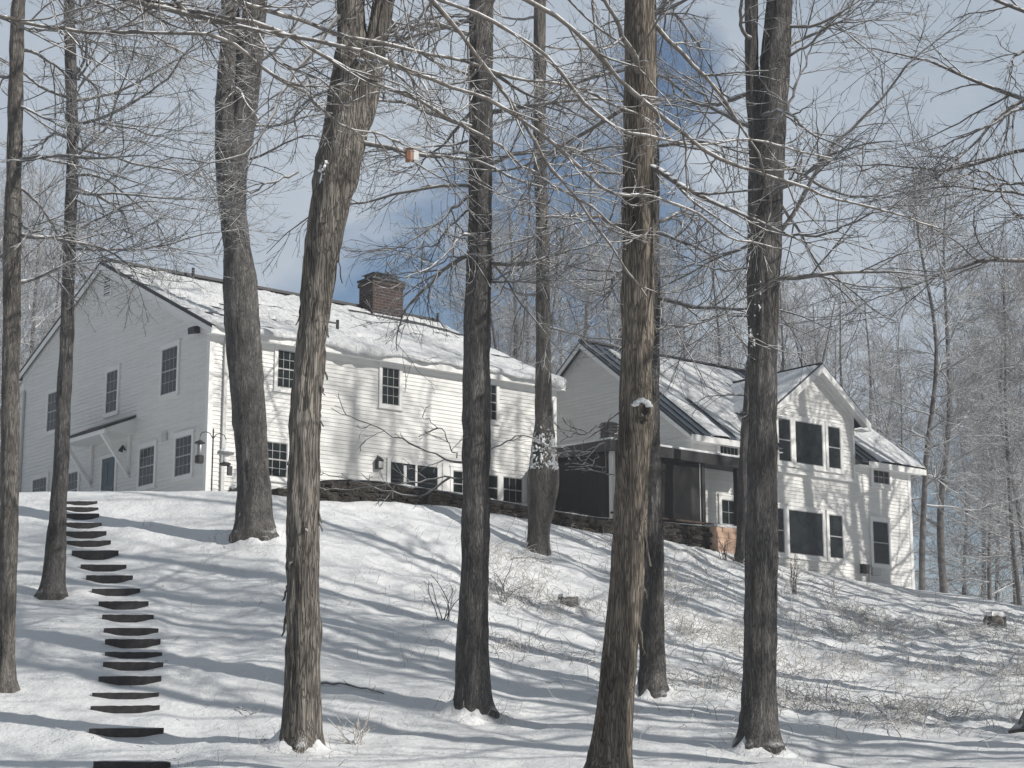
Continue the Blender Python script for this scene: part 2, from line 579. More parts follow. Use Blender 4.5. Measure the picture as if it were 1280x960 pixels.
# the boards of the steps
ORD = ['lowest', 'second', 'third', 'fourth', 'fifth', 'sixth', 'seventh', 'eighth', 'ninth', 'tenth', 'eleventh', 'twelfth', 'thirteenth', 'fourteenth', 'fifteenth', 'sixteenth',
       'seventeenth', 'eighteenth', 'nineteenth', 'twentieth', 'topmost']
rs = RS(5)
for i in range(len(SP)):
    x, y = SP[i, 0], SP[i, 1]
    zb = float(ground0(x, y))
    w, h = SW[i], SH[i]
    tilt = rs.uniform(-0.006, 0.006)
    top = zb + h * 0.5
    e = empty('timber_step', (x, y, zb),
              'lowest dark timber step on the hillside path, cut by the frame bottom' if i == 0 else
              ('topmost dark timber step of the path, near the house' if i == len(SP) - 1 else
               '%s dark timber step up from the bottom of the snowy path' % ORD[i]), 'step', group='timber steps up the hillside')
    n = 13
    outl = [(-w / 2 + w * k / (n - 1), top - zb + tilt * (k - 6) / 6 + rs.uniform(-0.006, 0.006)) for k in range(n)]
    outl += [(w / 2 - w * k / (n - 1), -h * 0.5 - 0.16 + 0.03 * abs(k - 6) / 6) for k in range(n)]
    mb = MB()
    mb.prism(outl, 0, 0.05, lambda a, b, d: (a, d - 0.02, b))
    mb.build('riser_board', M['timber'], e)
    # snow lying on the tread right behind the board, as a thin rounded lip
    N = 24
    t = np.linspace(-1, 1, N)
    P = np.stack([t * w * 0.47, np.full(N, 0.05), top - zb + 0.0 + tilt * t + 0.008 * vn(t * 5, i * 3.1)], -1)[None]
    V, Q = tubes(P, np.full((1, N), 0.035) * (1 - 0.8 * np.abs(t)[None] ** 4), 8)
    V[:, 2] = (V[:, 2] - (top - zb)) * 0.55 + (top - zb)
    np_mesh('snow_lip', V, Q, M['snow'], e)

# ------------------------------------------------------------------ houses
YAW = rad(51)
UX = np.array([math.sin(YAW), math.cos(YAW), 0]); NX = np.array([math.cos(YAW), -math.sin(YAW), 0])
CORNER = at_depth(257, 612, 58.0)
U0, N0 = CORNER @ UX, CORNER @ NX
RZ = rad(90 - 51)


def l2w(s, y, z):
    return CORNER + UX * s - NX * y + np.array([0, 0, z])


def on_t(px, py, t):
    r = ray(px, py)
    P = r * ((N0 + t) / (r @ NX))
    return np.array([P @ UX - U0, -t, P[2] - CORNER[2]])


FRONT = lambda yf: (lambda a, b, c: (a, yf - c, b))        # a along the wall, b height, c outward
LEFT = lambda xf: (lambda a, b, c: (xf - c, a, b))
RIGHT = lambda xf: (lambda a, b, c: (xf + c, a, b))
BACK = lambda yf: (lambda a, b, c: (a, yf + c, b))


def siding(mb, Mf, z0, z1, ext, step=0.135, seed=0):
    r = random.Random(seed)
    z = z0
    while z < z1 - 1e-4:
        zt = min(z + step, z1)
        a0, a1 = ext(z); b0, b1 = ext(zt)
        if a1 - a0 > 0.05:
            if b1 < b0: b0 = b1 = (b0 + b1) / 2
            o = 0.027 + r.uniform(-0.004, 0.004)
            mb.add([Mf(a0, z, o), Mf(a1, z, o), Mf(b1, zt, 0.003), Mf(b0, zt, 0.003), Mf(a0, z, -0.01), Mf(a1, z, -0.01)],
                   [(0, 1, 2, 3), (4, 5, 1, 0)])
        z = zt


def window(root, Mf, a0, a1, z0, z1, cols=3, rows=2, sash=True, casing=0.11, label=None):
    """a0..a1, z0..z1 is the glass; casing round it, meeting rail, muntins"""
    fr = MB()
    c = casing
    for (x0, x1, b0, b1) in ((a0 - c, a0, z0 - c, z1 + c), (a1, a1 + c, z0 - c, z1 + c), (a0, a1, z1, z1 + c), (a0, a1, z0 - c, z0)):
        fr.box(x0, x1, b0, b1, 0, 0.07, Mf)
    fr.box(a0 - c - 0.03, a1 + c + 0.03, z0 - c - 0.04, z0 - c + 0.002, 0, 0.10, Mf)
    fr.box(a0 - c - 0.03, a1 + c + 0.03, z1 + c, z1 + c + 0.045, 0, 0.09, Mf)
    w = fr.build('window', M['trim'], root)
    if label: w['label'] = label
    g = MB()
    g.box(a0 - 0.005, a1 + 0.005, z0 - 0.005, z1 + 0.005, 0.030, 0.042, Mf)
    g.build('pane', M['glass'], w)
    m = MB()
    s = 0.03
    zm = (z0 + z1) / 2
    if sash:
        m.box(a0, a1, zm - 0.022, zm + 0.022, 0.02, 0.060, Mf)
        for (b0, b1) in ((z0, zm - 0.022), (zm + 0.022, z1)):
            m.box(a0, a0 + s, b0, b1, 0.02, 0.056, Mf); m.box(a1 - s, a1, b0, b1, 0.02, 0.056, Mf)
        m.box(a0 + s, a1 - s, z0, z0 + s, 0.02, 0.056, Mf); m.box(a0 + s, a1 - s, z1 - s, z1, 0.02, 0.056, Mf)
        halves = ((z0 + s, zm - 0.022), (zm + 0.022, z1 - s))
    else:
        m.box(a0, a0 + s, z0, z1, 0.02, 0.056, Mf); m.box(a1 - s, a1, z0, z1, 0.02, 0.056, Mf)
        m.box(a0 + s, a1 - s, z0, z0 + s, 0.02, 0.056, Mf); m.box(a0 + s, a1 - s, z1 - s, z1, 0.02, 0.056, Mf)
        halves = ((z0 + s, z1 - s),)
    for (b0, b1) in halves:
        for k in range(1, cols):
            xx = a0 + (a1 - a0) * k / cols
            m.box(xx - 0.008, xx + 0.008, b0, b1, 0.040, 0.049, Mf)
        for k in range(1, rows):
            zz = b0 + (b1 - b0) * k / rows
            m.box(a0 + s, a1 - s, zz - 0.008, zz + 0.008, 0.041, 0.050, Mf)
    m.build('sash', M['sash'], w)
    return w


def snow_sheet(name, parent, O, A, B, Nn, na, nb, thick, over=None, mat=None, skip=None):
    """a sheet of snow on a slope: O + a*A + b*B (b from eave to ridge), thickness thick(a,b) along Nn (below zero: bare roof);
    over(a): how far it hangs past the eave"""
    a = np.linspace(0, 1, na); b = np.linspace(0, 1, nb)
    rows = []
    aa, bb = np.meshgrid(a, b)
    th = thick(aa, bb)
    th = th * np.clip(np.minimum(aa, 1 - aa) * 60, 0, 1) ** 0.5 - 0.02 * (np.minimum(aa, 1 - aa) < 0.002)
    O, A, B, Nn = (np.array(x, float) for x in (O, A, B, Nn))
    P = O + aa[..., None] * A + bb[..., None] * B + th[..., None] * Nn
    if over is not None:
        bu = B / np.linalg.norm(B)
        ov, dr = over(a)
        e = np.clip(np.minimum(a, 1 - a) * 40, 0, 1)
        t0 = np.maximum(th[0], 0.02)
        lip = []
        for (f, hgt, drp) in ((0.0, -0.35, -0.25), (0.45, -0.45, -0.85), (0.85, -0.15, -1.0), (1.0, 0.45, -0.55), (0.8, 0.95, -0.1), (0.4, 1.02, 0.0)):
            lip.append(O + a[:, None] * A - bu * (ov * f * e)[:, None] + Nn * (t0 * hgt)[:, None] + np.array([0, 0, 1.0]) * (dr * drp * e)[:, None])
        P = np.concatenate([np.array(lip), P], axis=0)
    n0, n1 = P.shape[:2]
    ix = np.arange(n0 * n1).reshape(n0, n1)
    Q = np.stack([ix[:-1, :-1], ix[:-1, 1:], ix[1:, 1:], ix[1:, :-1]], -1).reshape(-1, 4)
    if skip is not None:
        c = P.reshape(-1, 3)[Q].mean(axis=1)
        Q = Q[~skip(c)]
    return np_mesh(name, P.reshape(-1, 3), Q, mat or M['snow_roof'], parent)


# ---------------- main house
house = empty('farmhouse', tuple(CORNER), 'large white clapboard house with a brick chimney and snow hanging off its eaves', 'house', RZ)
L, W, YR = 14.0, 13.4, 7.35
ZE, ZR, SL = 5.12, 8.60, (8.60 - 5.12) / 7.35
ZB = -1.3
mb = MB()
siding(mb, FRONT(0), ZB, ZE, lambda z: (0, L), seed=1)


def gext(z):
    if z <= ZE: return (0, W)
    lo = (z - ZE) / SL
    hi = 2 * YR - lo
    return (lo, min(W, hi))


siding(mb, LEFT(0), ZB, ZR - 0.02, gext, seed=2)
siding(mb, RIGHT(L), ZB, ZR - 0.02, gext, seed=3)
siding(mb, BACK(W), ZB, ZE + 0.4, lambda z: (0, L), seed=4)
mb.build('wall', M['siding'], house)
mb = MB()
cb = 0.14
for (x0, x1, y0, y1) in ((-0.03, cb, -0.032, -0.0), (-0.032, 0.0, 0.0, cb), (L - cb, L + 0.03, -0.032, 0.0), (L, L + 0.032, 0.0, cb), (-0.032, 0, W - cb, W + 0.03)):
    MB().box(x0, x1, y0, y1, ZB, ZE + (0.4 if y1 > 10 else 0)).build('corner_board', M['trim'], house)
# roof slabs
OVH, RK, TH = 0.34, 0.16, 0.16
ru = np.array([0, 1, SL]) / math.hypot(1, SL)
rn = np.array([0, -SL, 1]) / math.hypot(1, SL)
roofM = lambda a, b, d: (d, a, b)
top = lambda y: ZE + SL * (y if y <= YR else 2 * YR - y)
pts = [(-OVH, top(-OVH)), (YR, ZR), (W + 0.3, top(W + 0.3)), (W + 0.3, top(W + 0.3) + TH), (YR, ZR + TH), (-OVH, top(-OVH) + TH)]
mb = MB(); mb.prism(pts, -RK, L + RK, roofM)
roof = mb.build('roof', M['shingle'], house)
mb = MB()     # rake boards, fascia, soffit boxes, frieze
for xx in (-RK - 0.022, L + RK + 0.002):
    mb.prism([(-OVH - 0.01, top(-OVH) - 0.16), (YR, ZR - 0.18), (W + 0.3, top(W + 0.3) - 0.16), (W + 0.3, top(W + 0.3) + 0.03), (YR, ZR + 0.03), (-OVH - 0.01, top(-OVH) + 0.03)], xx, xx + 0.02, roofM)
mb.box(-RK, L + RK, -OVH - 0.025, -OVH, top(-OVH) - 0.14, top(-OVH) + 0.1)
mb.box(-RK, L + RK, -OVH, -0.035, top(-OVH) - 0.12, top(-OVH) - 0.09)
mb.box(0.0, L, -0.034, -0.02, ZE - 0.45, ZE - 0.05)
mb.prism([(0.0, ZE - 0.32), (YR, ZR - 0.32), (W, top(W) - 0.32), (W, top(W) - 0.02), (YR, ZR - 0.02), (0.0, ZE - 0.02)], -0.036, -0.02, roofM)
mb.build('eave_trim', M['trim'], roof)
mb = MB(); mb.box(-RK, L + RK, YR - 0.14, YR + 0.14, ZR + TH - 0.01, ZR + TH + 0.09)
mb.build('ridge_vent', M['dark'], roof)
slope_len = math.hypot(YR + OVH, SL * (YR + OVH))


def main_th(a, b):
    s = a * (L + 2 * RK) - RK
    y = b * (YR + OVH) - OVH
    t = 0.045 + 0.025 * fbm(s * 0.5, y * 0.45, 0, 41) + 0.04 * fbm(s * 1.2, y * 2.0, 0, 42) + 0.025 * fbm(s * 3.0, y * 4.5, 0, 45)
    t = t - 0.16 * sstep(0.40, 0.85, 0.8 * vn(s * 0.8 + y * 0.9, y * 3.2, 0, 43) + 0.7 * vn(s * 3.0 + y, y * 7.0, 0, 44)) * sstep(0.12, 0.3, b)
    t = t - 0.3 * np.exp(-((s - 12.7) / 1.1) ** 2 - ((y - 6.2 + 0.35 * (s - 12.4)) / 0.35) ** 2)      # bare strip beside the chimney
    t = t - 0.25 * np.exp(-((s - 11.1) / 1.3) ** 2 - ((y - 6.35) / 0.25) ** 2)
    t = t - 0.3 * sstep(0.955, 0.985, b)
    t = t + (0.03 + 0.08 * (np.exp(-((s - 5.6) / 1.0) ** 2) + sstep(11.5, 13.2, s))) * sstep(0.16, 0.0, b)
    return np.maximum(t, -0.05)


def main_over(a):
    s = a * (L + 2 * RK)
    lump = np.clip(0.55 + 0.8 * vn(s * 0.75, 0.3, 0, 51) + 0.75 * vn(s * 2.1, 0.7, 0, 52) + 0.3 * vn(s * 5.0, 0.7, 0, 53), 0.05, 1.8)
    heavy = 0.75 * np.exp(-((s - 5.6) / 1.0) ** 2) + 0.8 * sstep(11.5, 13.2, s) + 0.3 * np.exp(-((s - 0.7) / 0.6) ** 2)
    o = 0.03 + 0.07 * lump + 0.24 * heavy * (0.5 + 0.7 * lump)
    d = 0.02 + 0.05 * lump + 0.24 * heavy * (0.4 + 0.8 * lump)
    return o, d


eave0 = np.array([-RK, -OVH, top(-OVH)]) + rn * TH
snow_sheet('snow_cover', roof, eave0, (L + 2 * RK, 0, 0), ru * slope_len, rn, 260, 90, main_th, main_over)
e2 = np.array([L + RK, W + 0.3, top(W + 0.3) + TH])
snow_sheet('snow_cover', roof, e2, (-(L + 2 * RK), 0, 0), np.array([0, YR - W - 0.3, ZR - top(W + 0.3)]), np.array([0, SL, 1]) / math.hypot(1, SL), 40, 20, lambda a, b: 0.12 + 0.04 * vn(a * 9, b * 5))
# vent pipes
for (s, y) in ((3.18, 6.9), (5.86, 1.74), (5.35, 1.70), (14.0, 7.0)):
    zz = top(y)
    MB().tube([(s, y, zz - 0.05), (s, y, zz + TH + 0.42)], 0.055, 10).build('vent_pipe', M['dark'], roof, smooth=True)
MB().box(5.35, 5.86, 1.69, 1.74, top(1.72) + TH + 0.28, top(1.72) + TH + 0.33).build('snow_guard', M['dark'], roof)
# chimney
CH = (10.62, 12.02, 6.55, 7.45)
mb = MB(); mb.box(*CH, 7.6, 9.75)
mb.box(CH[0] - 0.05, CH[1] + 0.05, CH[2] - 0.05, CH[3] + 0.05, 9.55, 9.70)
chim = mb.build('chimney', M['brick'], house)
mb = MB(); mb.box(CH[0] - 0.07, CH[1] + 0.07, CH[2] - 0.07, CH[3] + 0.07, 9.75, 9.83)
for (x, y) in ((10.8, 6.7), (11.84, 6.7), (10.8, 7.3), (11.84, 7.3)): mb.box(x - 0.03, x + 0.03, y - 0.03, y + 0.03, 9.83, 10.02)
mb.add([(10.66, 6.58, 10.02), (11.98, 6.58, 10.02), (11.98, 7.42, 10.02), (10.66, 7.42, 10.02), (11.0, 6.85, 10.14), (11.64, 6.85, 10.14), (11.64, 7.15, 10.14), (11.0, 7.15, 10.14)],
       [(3, 2, 1, 0), (4, 5, 6, 7), (0, 1, 5, 4), (1, 2, 6, 5), (2, 3, 7, 6), (3, 0, 4, 7)])
mb.build('chimney_cap', M['dark'], chim)
mb = MB(); mb.box(CH[0] + 0.0, CH[1] + 0.03, CH[2] - 0.03, CH[2], 8.1, 8.42)
mb.build('flashing', M['galv'], chim)
# windows: front
FR = FRONT(0.0)
for (a0, a1, z0, z1, c, r) in ((2.42, 3.10, 3.50, 4.72, 3, 2), (6.46, 7.17, 3.45, 4.70, 3, 2), (10.58, 11.30, 3.45, 4.69, 3, 2),
                               (2.05, 2.86, 0.62, 1.73, 3, 2), (9.42, 10.25, 0.64, 1.54, 2, 1), (10.5, 11.36, 0.64, 1.54, 2, 1), (11.58, 12.44, 0.66, 1.54, 3, 1)):
    window(house, FR, a0, a1, z0, z1, c, r)
w = MB()
for (x0, x1, b0, b1) in ((6.72, 6.86, -0.6, 1.68), (8.78, 8.92, -0.6, 1.68), (6.86, 8.78, 1.56, 1.68), (7.86, 7.94, -0.6, 1.56)):
    w.box(x0, x1, b0, b1, 0, 0.06, FR)
sl = w.build('sliding_door', M['trim'], house)
MB().box(6.86, 7.86, -0.6, 1.56, 0.02, 0.03, FR).box(7.94, 8.78, -0.6, 1.56, 0.02, 0.03, FR).build('pane', M['glass'], sl)
MB().box(7.40, 7.52, -0.4, 1.5, 0.031, 0.036, FR).build('inner_curtain', M['trim_dim'], sl)
MB().box(9.0, 9.3, -0.9, 1.75, 0, 0.05, FR).build('pilaster', M['trim'], house)
# wall lantern
c = (6.35, -0.12, 1.42)
lan = MB()
lan.box(c[0] - 0.10, c[0] + 0.10, c[1] - 0.09, c[1] + 0.09, c[2] - 0.16, c[2] + 0.12).box(c[0] - 0.03, c[0] + 0.03, -0.03, -0.0, c[2] - 0.1, c[2] + 0.3)
lan.add([(c[0] - .13, c[1] - .12, c[2] + .12), (c[0] + .13, c[1] - .12, c[2] + .12), (c[0] + .13, c[1] + .12, c[2] + .12), (c[0] - .13, c[1] + .12, c[2] + .12), (c[0], c[1], c[2] + .27)],
        [(3, 2, 1, 0), (0, 1, 4), (1, 2, 4), (2, 3, 4), (3, 0, 4)])
lan = lan.build('wall_lantern', M['dark'], house)
MB().box(c[0] - 0.08, c[0] + 0.08, c[1] - 0.095, c[1] + 0.095, c[2] - 0.13, c[2] + 0.08).build('lantern_glass', M['galv'], lan)
# downspouts
MB().box(0.47, 0.58, -0.11, -0.03, -0.3, ZE - 0.2).box(0.45, 0.60, -0.35, -0.03, -0.4, -0.3).build('downspout', M['trim_dim'], house)
MB().box(-0.11, -0.035, W - 0.3, W - 0.2, -0.9, ZE).build('downspout', M['trim_dim'], house)
MB().box(L - 0.35, L - 0.25, -0.12, -0.035, -0.9, ZE - 0.2).build('downspout', M['trim'], house)
# gable end windows
LF = LEFT(0.0)
for (a0, a1, z0, z1, c, r) in ((10.42, 11.15, 3.33, 4.70, 3, 2), (5.95, 6.72, 3.33, 4.74, 3, 2), (1.95, 2.95, 3.36, 4.86, 4, 2),
                               (0.86, 1.86, 0.60, 1.83, 4, 2), (3.22, 4.2, 0.56, 1.80, 4, 2), (8.55, 9.28, 0.40, 1.62, 3, 2), (10.95, 12.05, 0.40, 1.72, 4, 2)):
    window(house, LF, a0, a1, z0, z1, c, r)
mb = MB()
for (x0, x1, b0, b1) in ((6.72, 6.80, 7.4, 8.25), (7.27, 7.35, 7.4, 8.25), (6.80, 7.27, 7.4, 7.47), (6.80, 7.27, 8.18, 8.25)): mb.box(x0, x1, b0, b1, 0, 0.05, LF)
for k in range(8): mb.box(6.80, 7.27, 7.50 + k * 0.085, 7.53 + k * 0.085, 0.012, 0.035, LF)
gv = mb.build('gable_vent', M['trim'], house)
MB().box(6.8, 7.27, 7.47, 8.18, 0.018, 0.022, LF).build('vent_dark', M['porch'], gv)
MB().box(2.45, 2.75, 1.85, 2.12, 0, 0.09, LF).build('vent_hood', M['trim_dim'], house)
# flood light under the eave corner
fl = MB()
fl.box(0.62, 0.82, 5.02, 5.22, 0, 0.05, LF)
fl.add([LF(0.62, 5.24, 0.05), LF(0.84, 5.24, 0.05), LF(0.84, 5.02, 0.06), LF(0.62, 5.02, 0.06), LF(0.55, 5.18, 0.3), LF(0.92, 5.18, 0.3), LF(0.92, 4.98, 0.28), LF(0.55, 4.98, 0.28)],
       [(0, 1, 2, 3), (7, 6, 5, 4), (0, 4, 5, 1), (1, 5, 6, 2), (2, 6, 7, 3), (3, 7, 4, 0)])
fl.build('flood_light', M['dark'], house)
# side door with its bracketed hood
d = MB()
d.box(5.78, 5.90, -0.75, 1.80, 0, 0.06, LF).box(6.82, 6.94, -0.75, 1.80, 0, 0.06, LF).box(5.78, 6.94, 1.80, 1.92, 0, 0.06, LF)
d = d.build('door', M['trim'], house)
mb = MB(); mb.box(5.90, 6.82, -0.7, 1.80, 0.02, 0.035, LF)
for z0_, z1_ in ((0.9, 1.65), (-0.5, 0.7)):
    for a0_ in (6.0, 6.42): mb.box(a0_, a0_ + 0.32, z0_, z1_, 0.036, 0.045, LF)
mb.build('door_leaf', M['door'], d)
MB().tube([LF(6.0, 0.72, 0.05), LF(6.0, 0.72, 0.1)], 0.03, 8).build('handle', M['galv'], d)
hood = MB()
HO = 1.15   # how far the hood comes out
hood.prism([(0.0, 2.92), (HO, 2.42), (HO, 2.50), (0.0, 3.0)], 4.62, 8.0, lambda a, b, dd: LF(dd, b, a))
hood = hood.build('door_hood', M['shingle'], house)
mb = MB()
mb.prism([(0.0, 2.40), (HO - 0.03, 2.40), (HO - 0.03, 2.43), (0.0, 2.90)], 4.66, 4.70, lambda a, b, dd: LF(dd, b, a))
mb.prism([(0.0, 2.40), (HO - 0.03, 2.40), (HO - 0.03, 2.43), (0.0, 2.90)], 7.92, 7.96, lambda a, b, dd: LF(dd, b, a))
mb.box(4.62, 8.0, 2.28, 2.42, HO - 0.1, HO - 0.02, LF)
mb.box(4.66, 7.96, 2.36, 2.40, 0.02, HO - 0.1, LF)
mb.build('hood_soffit', M['trim'], hood)
for a in (4.95, 7.6):
    mb = MB()
    mb.bar(LF(a, 1.05, 0.05), LF(a, 2.32, HO - 0.12), 0.13)
    mb.box(a - 0.065, a + 0.065, 0.95, 2.36, 0.02, 0.10, LF)
    mb.build('hood_bracket', M['trim'], hood)
MB().tube([LF(5.25, 1.9, 0.03), LF(5.25, 2.02, 0.12), LF(5.25, 1.86, 0.2)], [0.03, 0.06, 0.085], 10).build('door_light', M['dark'], house)

# ---------------- right wing
wing = empty('house_wing', tuple(l2w(17.3, -3.4, 0)), 'white clapboard house wing with cross gable and snow striped blue metal roof', 'house', RZ)
WL, WH, WT = 11.8, 5.5, 11.0           # local: x 0..WL, y 0..WT, ridge at y = WH
wZ, wR = 3.30, 7.35
wS = (wR - wZ) / WH
wB = -3.2
wx = lambda s: s - 17.3
mb = MB()
FW = FRONT(0.0)
siding(mb, FW, wB, wZ, lambda z: (0, WL), seed=11)


def wext(z):
    if z <= wZ: return (0, WT)
    return ((z - wZ) / wS, WT - (z - wZ) / wS)


siding(mb, LEFT(0), wB, wR - 0.02, wext, seed=12)
siding(mb, RIGHT(WL), wB, wR - 0.02, wext, seed=13)
siding(mb, BACK(WT), wB, wZ, lambda z: (0, WL), seed=14)
# front gable bay
bc, bh = wx(23.70), 2.10               # centre and half width of the bay wall
bS = wS
bZe = 4.82                             # where the bay wall meets its rake
bR = bZe + bS * bh                     # peak of bay wall
siding(mb, FRONT(-0.10), wZ - 0.9, bR - 0.03, lambda z: (bc - bh, bc + bh) if z <= bZe else (bc - bh + (z - bZe) / bS, bc + bh - (z - bZe) / bS), seed=15)
ycheek = (bZe - wZ) / wS
for sgn, MM in ((-1, LEFT(bc - bh)), (1, RIGHT(bc + bh))):
    siding(mb, MM, wZ - 0.9, bZe, lambda z: (-0.10, max(0.0, (z - wZ) / wS)) if z > wZ else (-0.10, 0.02), seed=16 + sgn)
mb.build('wall', M['siding'], wing)
mb = MB()
for (x0, x1, y0, y1) in ((-0.03, cb, -0.032, 0.0), (-0.032, 0, 0, cb), (WL - cb, WL + 0.03, -0.032, 0.0), (WL, WL + 0.032, 0, cb)): MB().box(x0, x1, y0, y1, wB, wZ).build('corner_board', M['trim'], wing)
for x0 in (bc - bh - 0.02, bc + bh - 0.10): MB().box(x0, x0 + 0.12, -0.135, -0.10, wZ - 0.9, bZe).build('corner_board', M['trim'], wing)
MB().box(bc - bh - 0.02, bc + bh + 0.02, -0.15, -0.02, wZ - 1.02, wZ - 0.9).build('belt_board', M['trim'], wing)
# wing roof
wtop = lambda y: wZ + wS * (y if y <= WH else 2 * WH - y)
oh, rk, th = 0.38, 0.30, 0.13
mb = MB()
YM = 0.35                               # behind the bay the slope starts inside the wall
for (x0, x1, yf) in ((-rk, bc - bh - 0.02, -oh), (bc - bh - 0.02, bc + bh + 0.02, YM), (bc + bh + 0.02, WL + 0.55, -oh)):
    mb.prism([(yf, wtop(yf)), (WH, wR), (WT + oh, wtop(WT + oh)), (WT + oh, wtop(WT + oh) + th), (WH, wR + th), (yf, wtop(yf) + th)], x0, x1, roofM)
wru = np.array([0, 1, wS]) / math.hypot(1, wS)
wrn = np.array([0, -wS, 1]) / math.hypot(1, wS)
wlen = math.hypot(WH + oh, wS * (WH + oh))
e0 = np.array([0, -oh, wtop(-oh)]) + wrn * (th * math.cos(math.atan(wS)))
x = -rk + 0.12
while x < WL + 0.5:                     # standing seams
    f_ = 0.0 if abs(x - bc) > bh + 0.05 else (YM + oh) / (WH + oh)
    p = e0 + np.array([x, 0, 0]) + wru * wlen * f_
    q = e0 + np.array([x, 0, 0]) + wru * wlen
    a, b = np.array([0.014, 0, 0]), wrn * 0.04
    mb.add([p - a, p + a, p + a + b, p - a + b, q - a, q + a, q + a + b, q - a + b], [(0, 1, 2, 3), (7, 6, 5, 4), (3, 2, 6, 7), (0, 3, 7, 4), (1, 5, 6, 2)])
    x += 0.44
wroof = mb.build('roof', M['seam'], wing)
mb = MB()
for xx in (-rk - 0.024, WL + 0.552):
    mb.prism([(-oh, wtop(-oh) - 0.14), (WH, wR - 0.16), (WT + oh, wtop(WT + oh) - 0.14), (WT + oh, wtop(WT + oh) + 0.02), (WH, wR + 0.02), (-oh, wtop(-oh) + 0.02)], xx, xx + 0.022, roofM)
mb.box(-rk, bc - bh - 0.5, -oh - 0.025, -oh, wtop(-oh) - 0.13, wtop(-oh) + 0.09)
mb.box(bc + bh + 0.5, WL + 0.55, -oh - 0.025, -oh, wtop(-oh) - 0.13, wtop(-oh) + 0.09)
mb.box(-rk, bc - bh, -oh, -0.02, wtop(-oh) - 0.1, wtop(-oh) - 0.07)
mb.box(bc + bh, WL + 0.55, -oh, -0.02, wtop(-oh) - 0.1, wtop(-oh) - 0.07)
mb.box(0, bc - bh - 0.02, -0.034, -0.018, wZ - 0.42, wZ - 0.1)
mb.box(bc + bh + 0.02, WL, -0.034, -0.018, wZ - 0.42, wZ - 0.1)
mb.prism([(0.0, wZ - 0.3), (WH, wR - 0.3), (WT, wZ - 0.3), (WT, wZ - 0.02), (WH, wR - 0.02), (0.0, wZ - 0.02)], -0.036, -0.02, roofM)
mb.build('eave_trim', M['trim'], wroof)
MB().box(-rk, WL + 0.55, WH - 0.1, WH + 0.1, wR + th - 0.02, wR + th + 0.05).build('ridge_cap', M['dark'], wroof)
# cross gable roof: two slopes running back into the wing roof
xo = 0.52                               # overhang past the bay wall
cR = bR + 0.02
yb = lambda z: (z - wZ) / wS            # where height z meets the wing roof
mb = MB()
seamlines = []
for sg in (-1, 1):
    ze = cR - bS * (bh + xo)
    f0, f1 = -0.52, -0.52
    A_ = (bc, f0, cR); B_ = (bc + sg * (bh + xo), f1, ze)
    C_ = (bc + sg * (bh + xo), max(yb(ze), -0.3), ze); D_ = (bc, yb(cR) + 0.1, cR)
    nn = Vector((sg * bS, 0, 1)).normalized() * 0.12
    vs = [Vector(p) for p in (A_, B_, C_, D_)]
    mb.add([tuple(v) for v in vs] + [tuple(v + nn) for v in vs], [(0, 1, 2, 3), (7, 6, 5, 4), (0, 4, 5, 1), (1, 5, 6, 2), (2, 6, 7, 3), (3, 7, 4, 0)])
cg = mb.build('gable_roof', M['seam'], wing)
mb = MB()
zeav = cR - bS * (bh + xo)
for sg in (-1, 1):
    Mr = lambda a, b, dd: (bc + sg * a, -0.52 - dd, b)
    mb.prism([(0, cR - 0.22), (bh + xo, zeav - 0.22), (bh + xo, zeav + 0.08), (0, cR + 0.08)], 0.0, 0.025, Mr)
    mb.prism([(0, cR - 0.05), (bh + xo, zeav - 0.05), (bh + xo, zeav - 0.02), (0, cR - 0.02)], -0.40, 0.0, Mr)
    mb.prism([(bh - 0.02, zeav - 0.22), (bh + xo, zeav - 0.22), (bh + xo, zeav - 0.18), (bh - 0.02, zeav - 0.18)], -0.40, 0.0, Mr)
    mb.prism([(0, bR - 0.28), (bh, bZe - 0.28), (bh, bZe - 0.02), (0, bR - 0.02)], -0.40, -0.375, Mr)
mb.build('rake_trim', M['trim'], cg)
MB().bar((bc, -0.5, cR + 0.13), (bc, yb(cR), cR + 0.13), 0.16, 0.05).build('ridge_cap', M['dark'], cg)


def wing_th(a, b):
    s = a * (WL + 0.85) - rk
    y = b * (WH + oh) - oh
    t = 0.085 + 0.03 * fbm(s * 0.6, y * 0.4, 0, 61)
    t = t - 0.2 * sstep(0.9, 0.55, s + 0.12 * vn(y * 1.3, 3.3) - 0.22 * (b - 0.2))                       # bare along the rake
    for c0, c1, b0, b1, wd in ((1.75, 2.0, 0.0, 0.42, 0.28), (2.65, 2.7, -0.1, 0.22, 0.2), (3.2, 3.35, 0.3, 0.72, 0.10), (1.55, 1.3, 0.55, 0.8, 0.07), (9.05, 9.0, -0.1, 0.22, 0.62), (10.6, 10.6, 0.35, 0.7, 0.10), (9.9, 9.9, 0.55, 0.9, 0.12)):
        cc = c0 + (c1 - c0) * b
        t = t - 0.3 * sstep(wd, wd * 0.55, np.abs(s - cc) + 0.05 * vn(y * 2.0, s * 2.0)) * sstep(b0 - 0.03, b0 + 0.01, b) * sstep(b1 + 0.05, b1 - 0.02, b)
    t = t - 0.2 * sstep(0.28, 0.6, vn(s * 2.2, y * 0.35, 0, 63)) * sstep(0.35, 0.6, b)
    t = t - 0.2 * sstep(0.955, 0.98, b)
    inside = (np.abs(s - bc) < (bh + xo) - 0.02) & (y < 0.3)
    t = np.where(inside, -0.05, t)
    return np.maximum(t, -0.05)


wo = np.array([-rk, -oh, wtop(-oh)]) + wrn * (th * math.cos(math.atan(wS)))
snow_sheet('snow_cover', wroof, wo, (WL + 0.85, 0, 0), wru * wlen, wrn, 240, 90, wing_th, skip=lambda c: (np.abs(c[:, 0] - bc) < bh + 0.03) & (c[:, 1] < YM + 0.02))
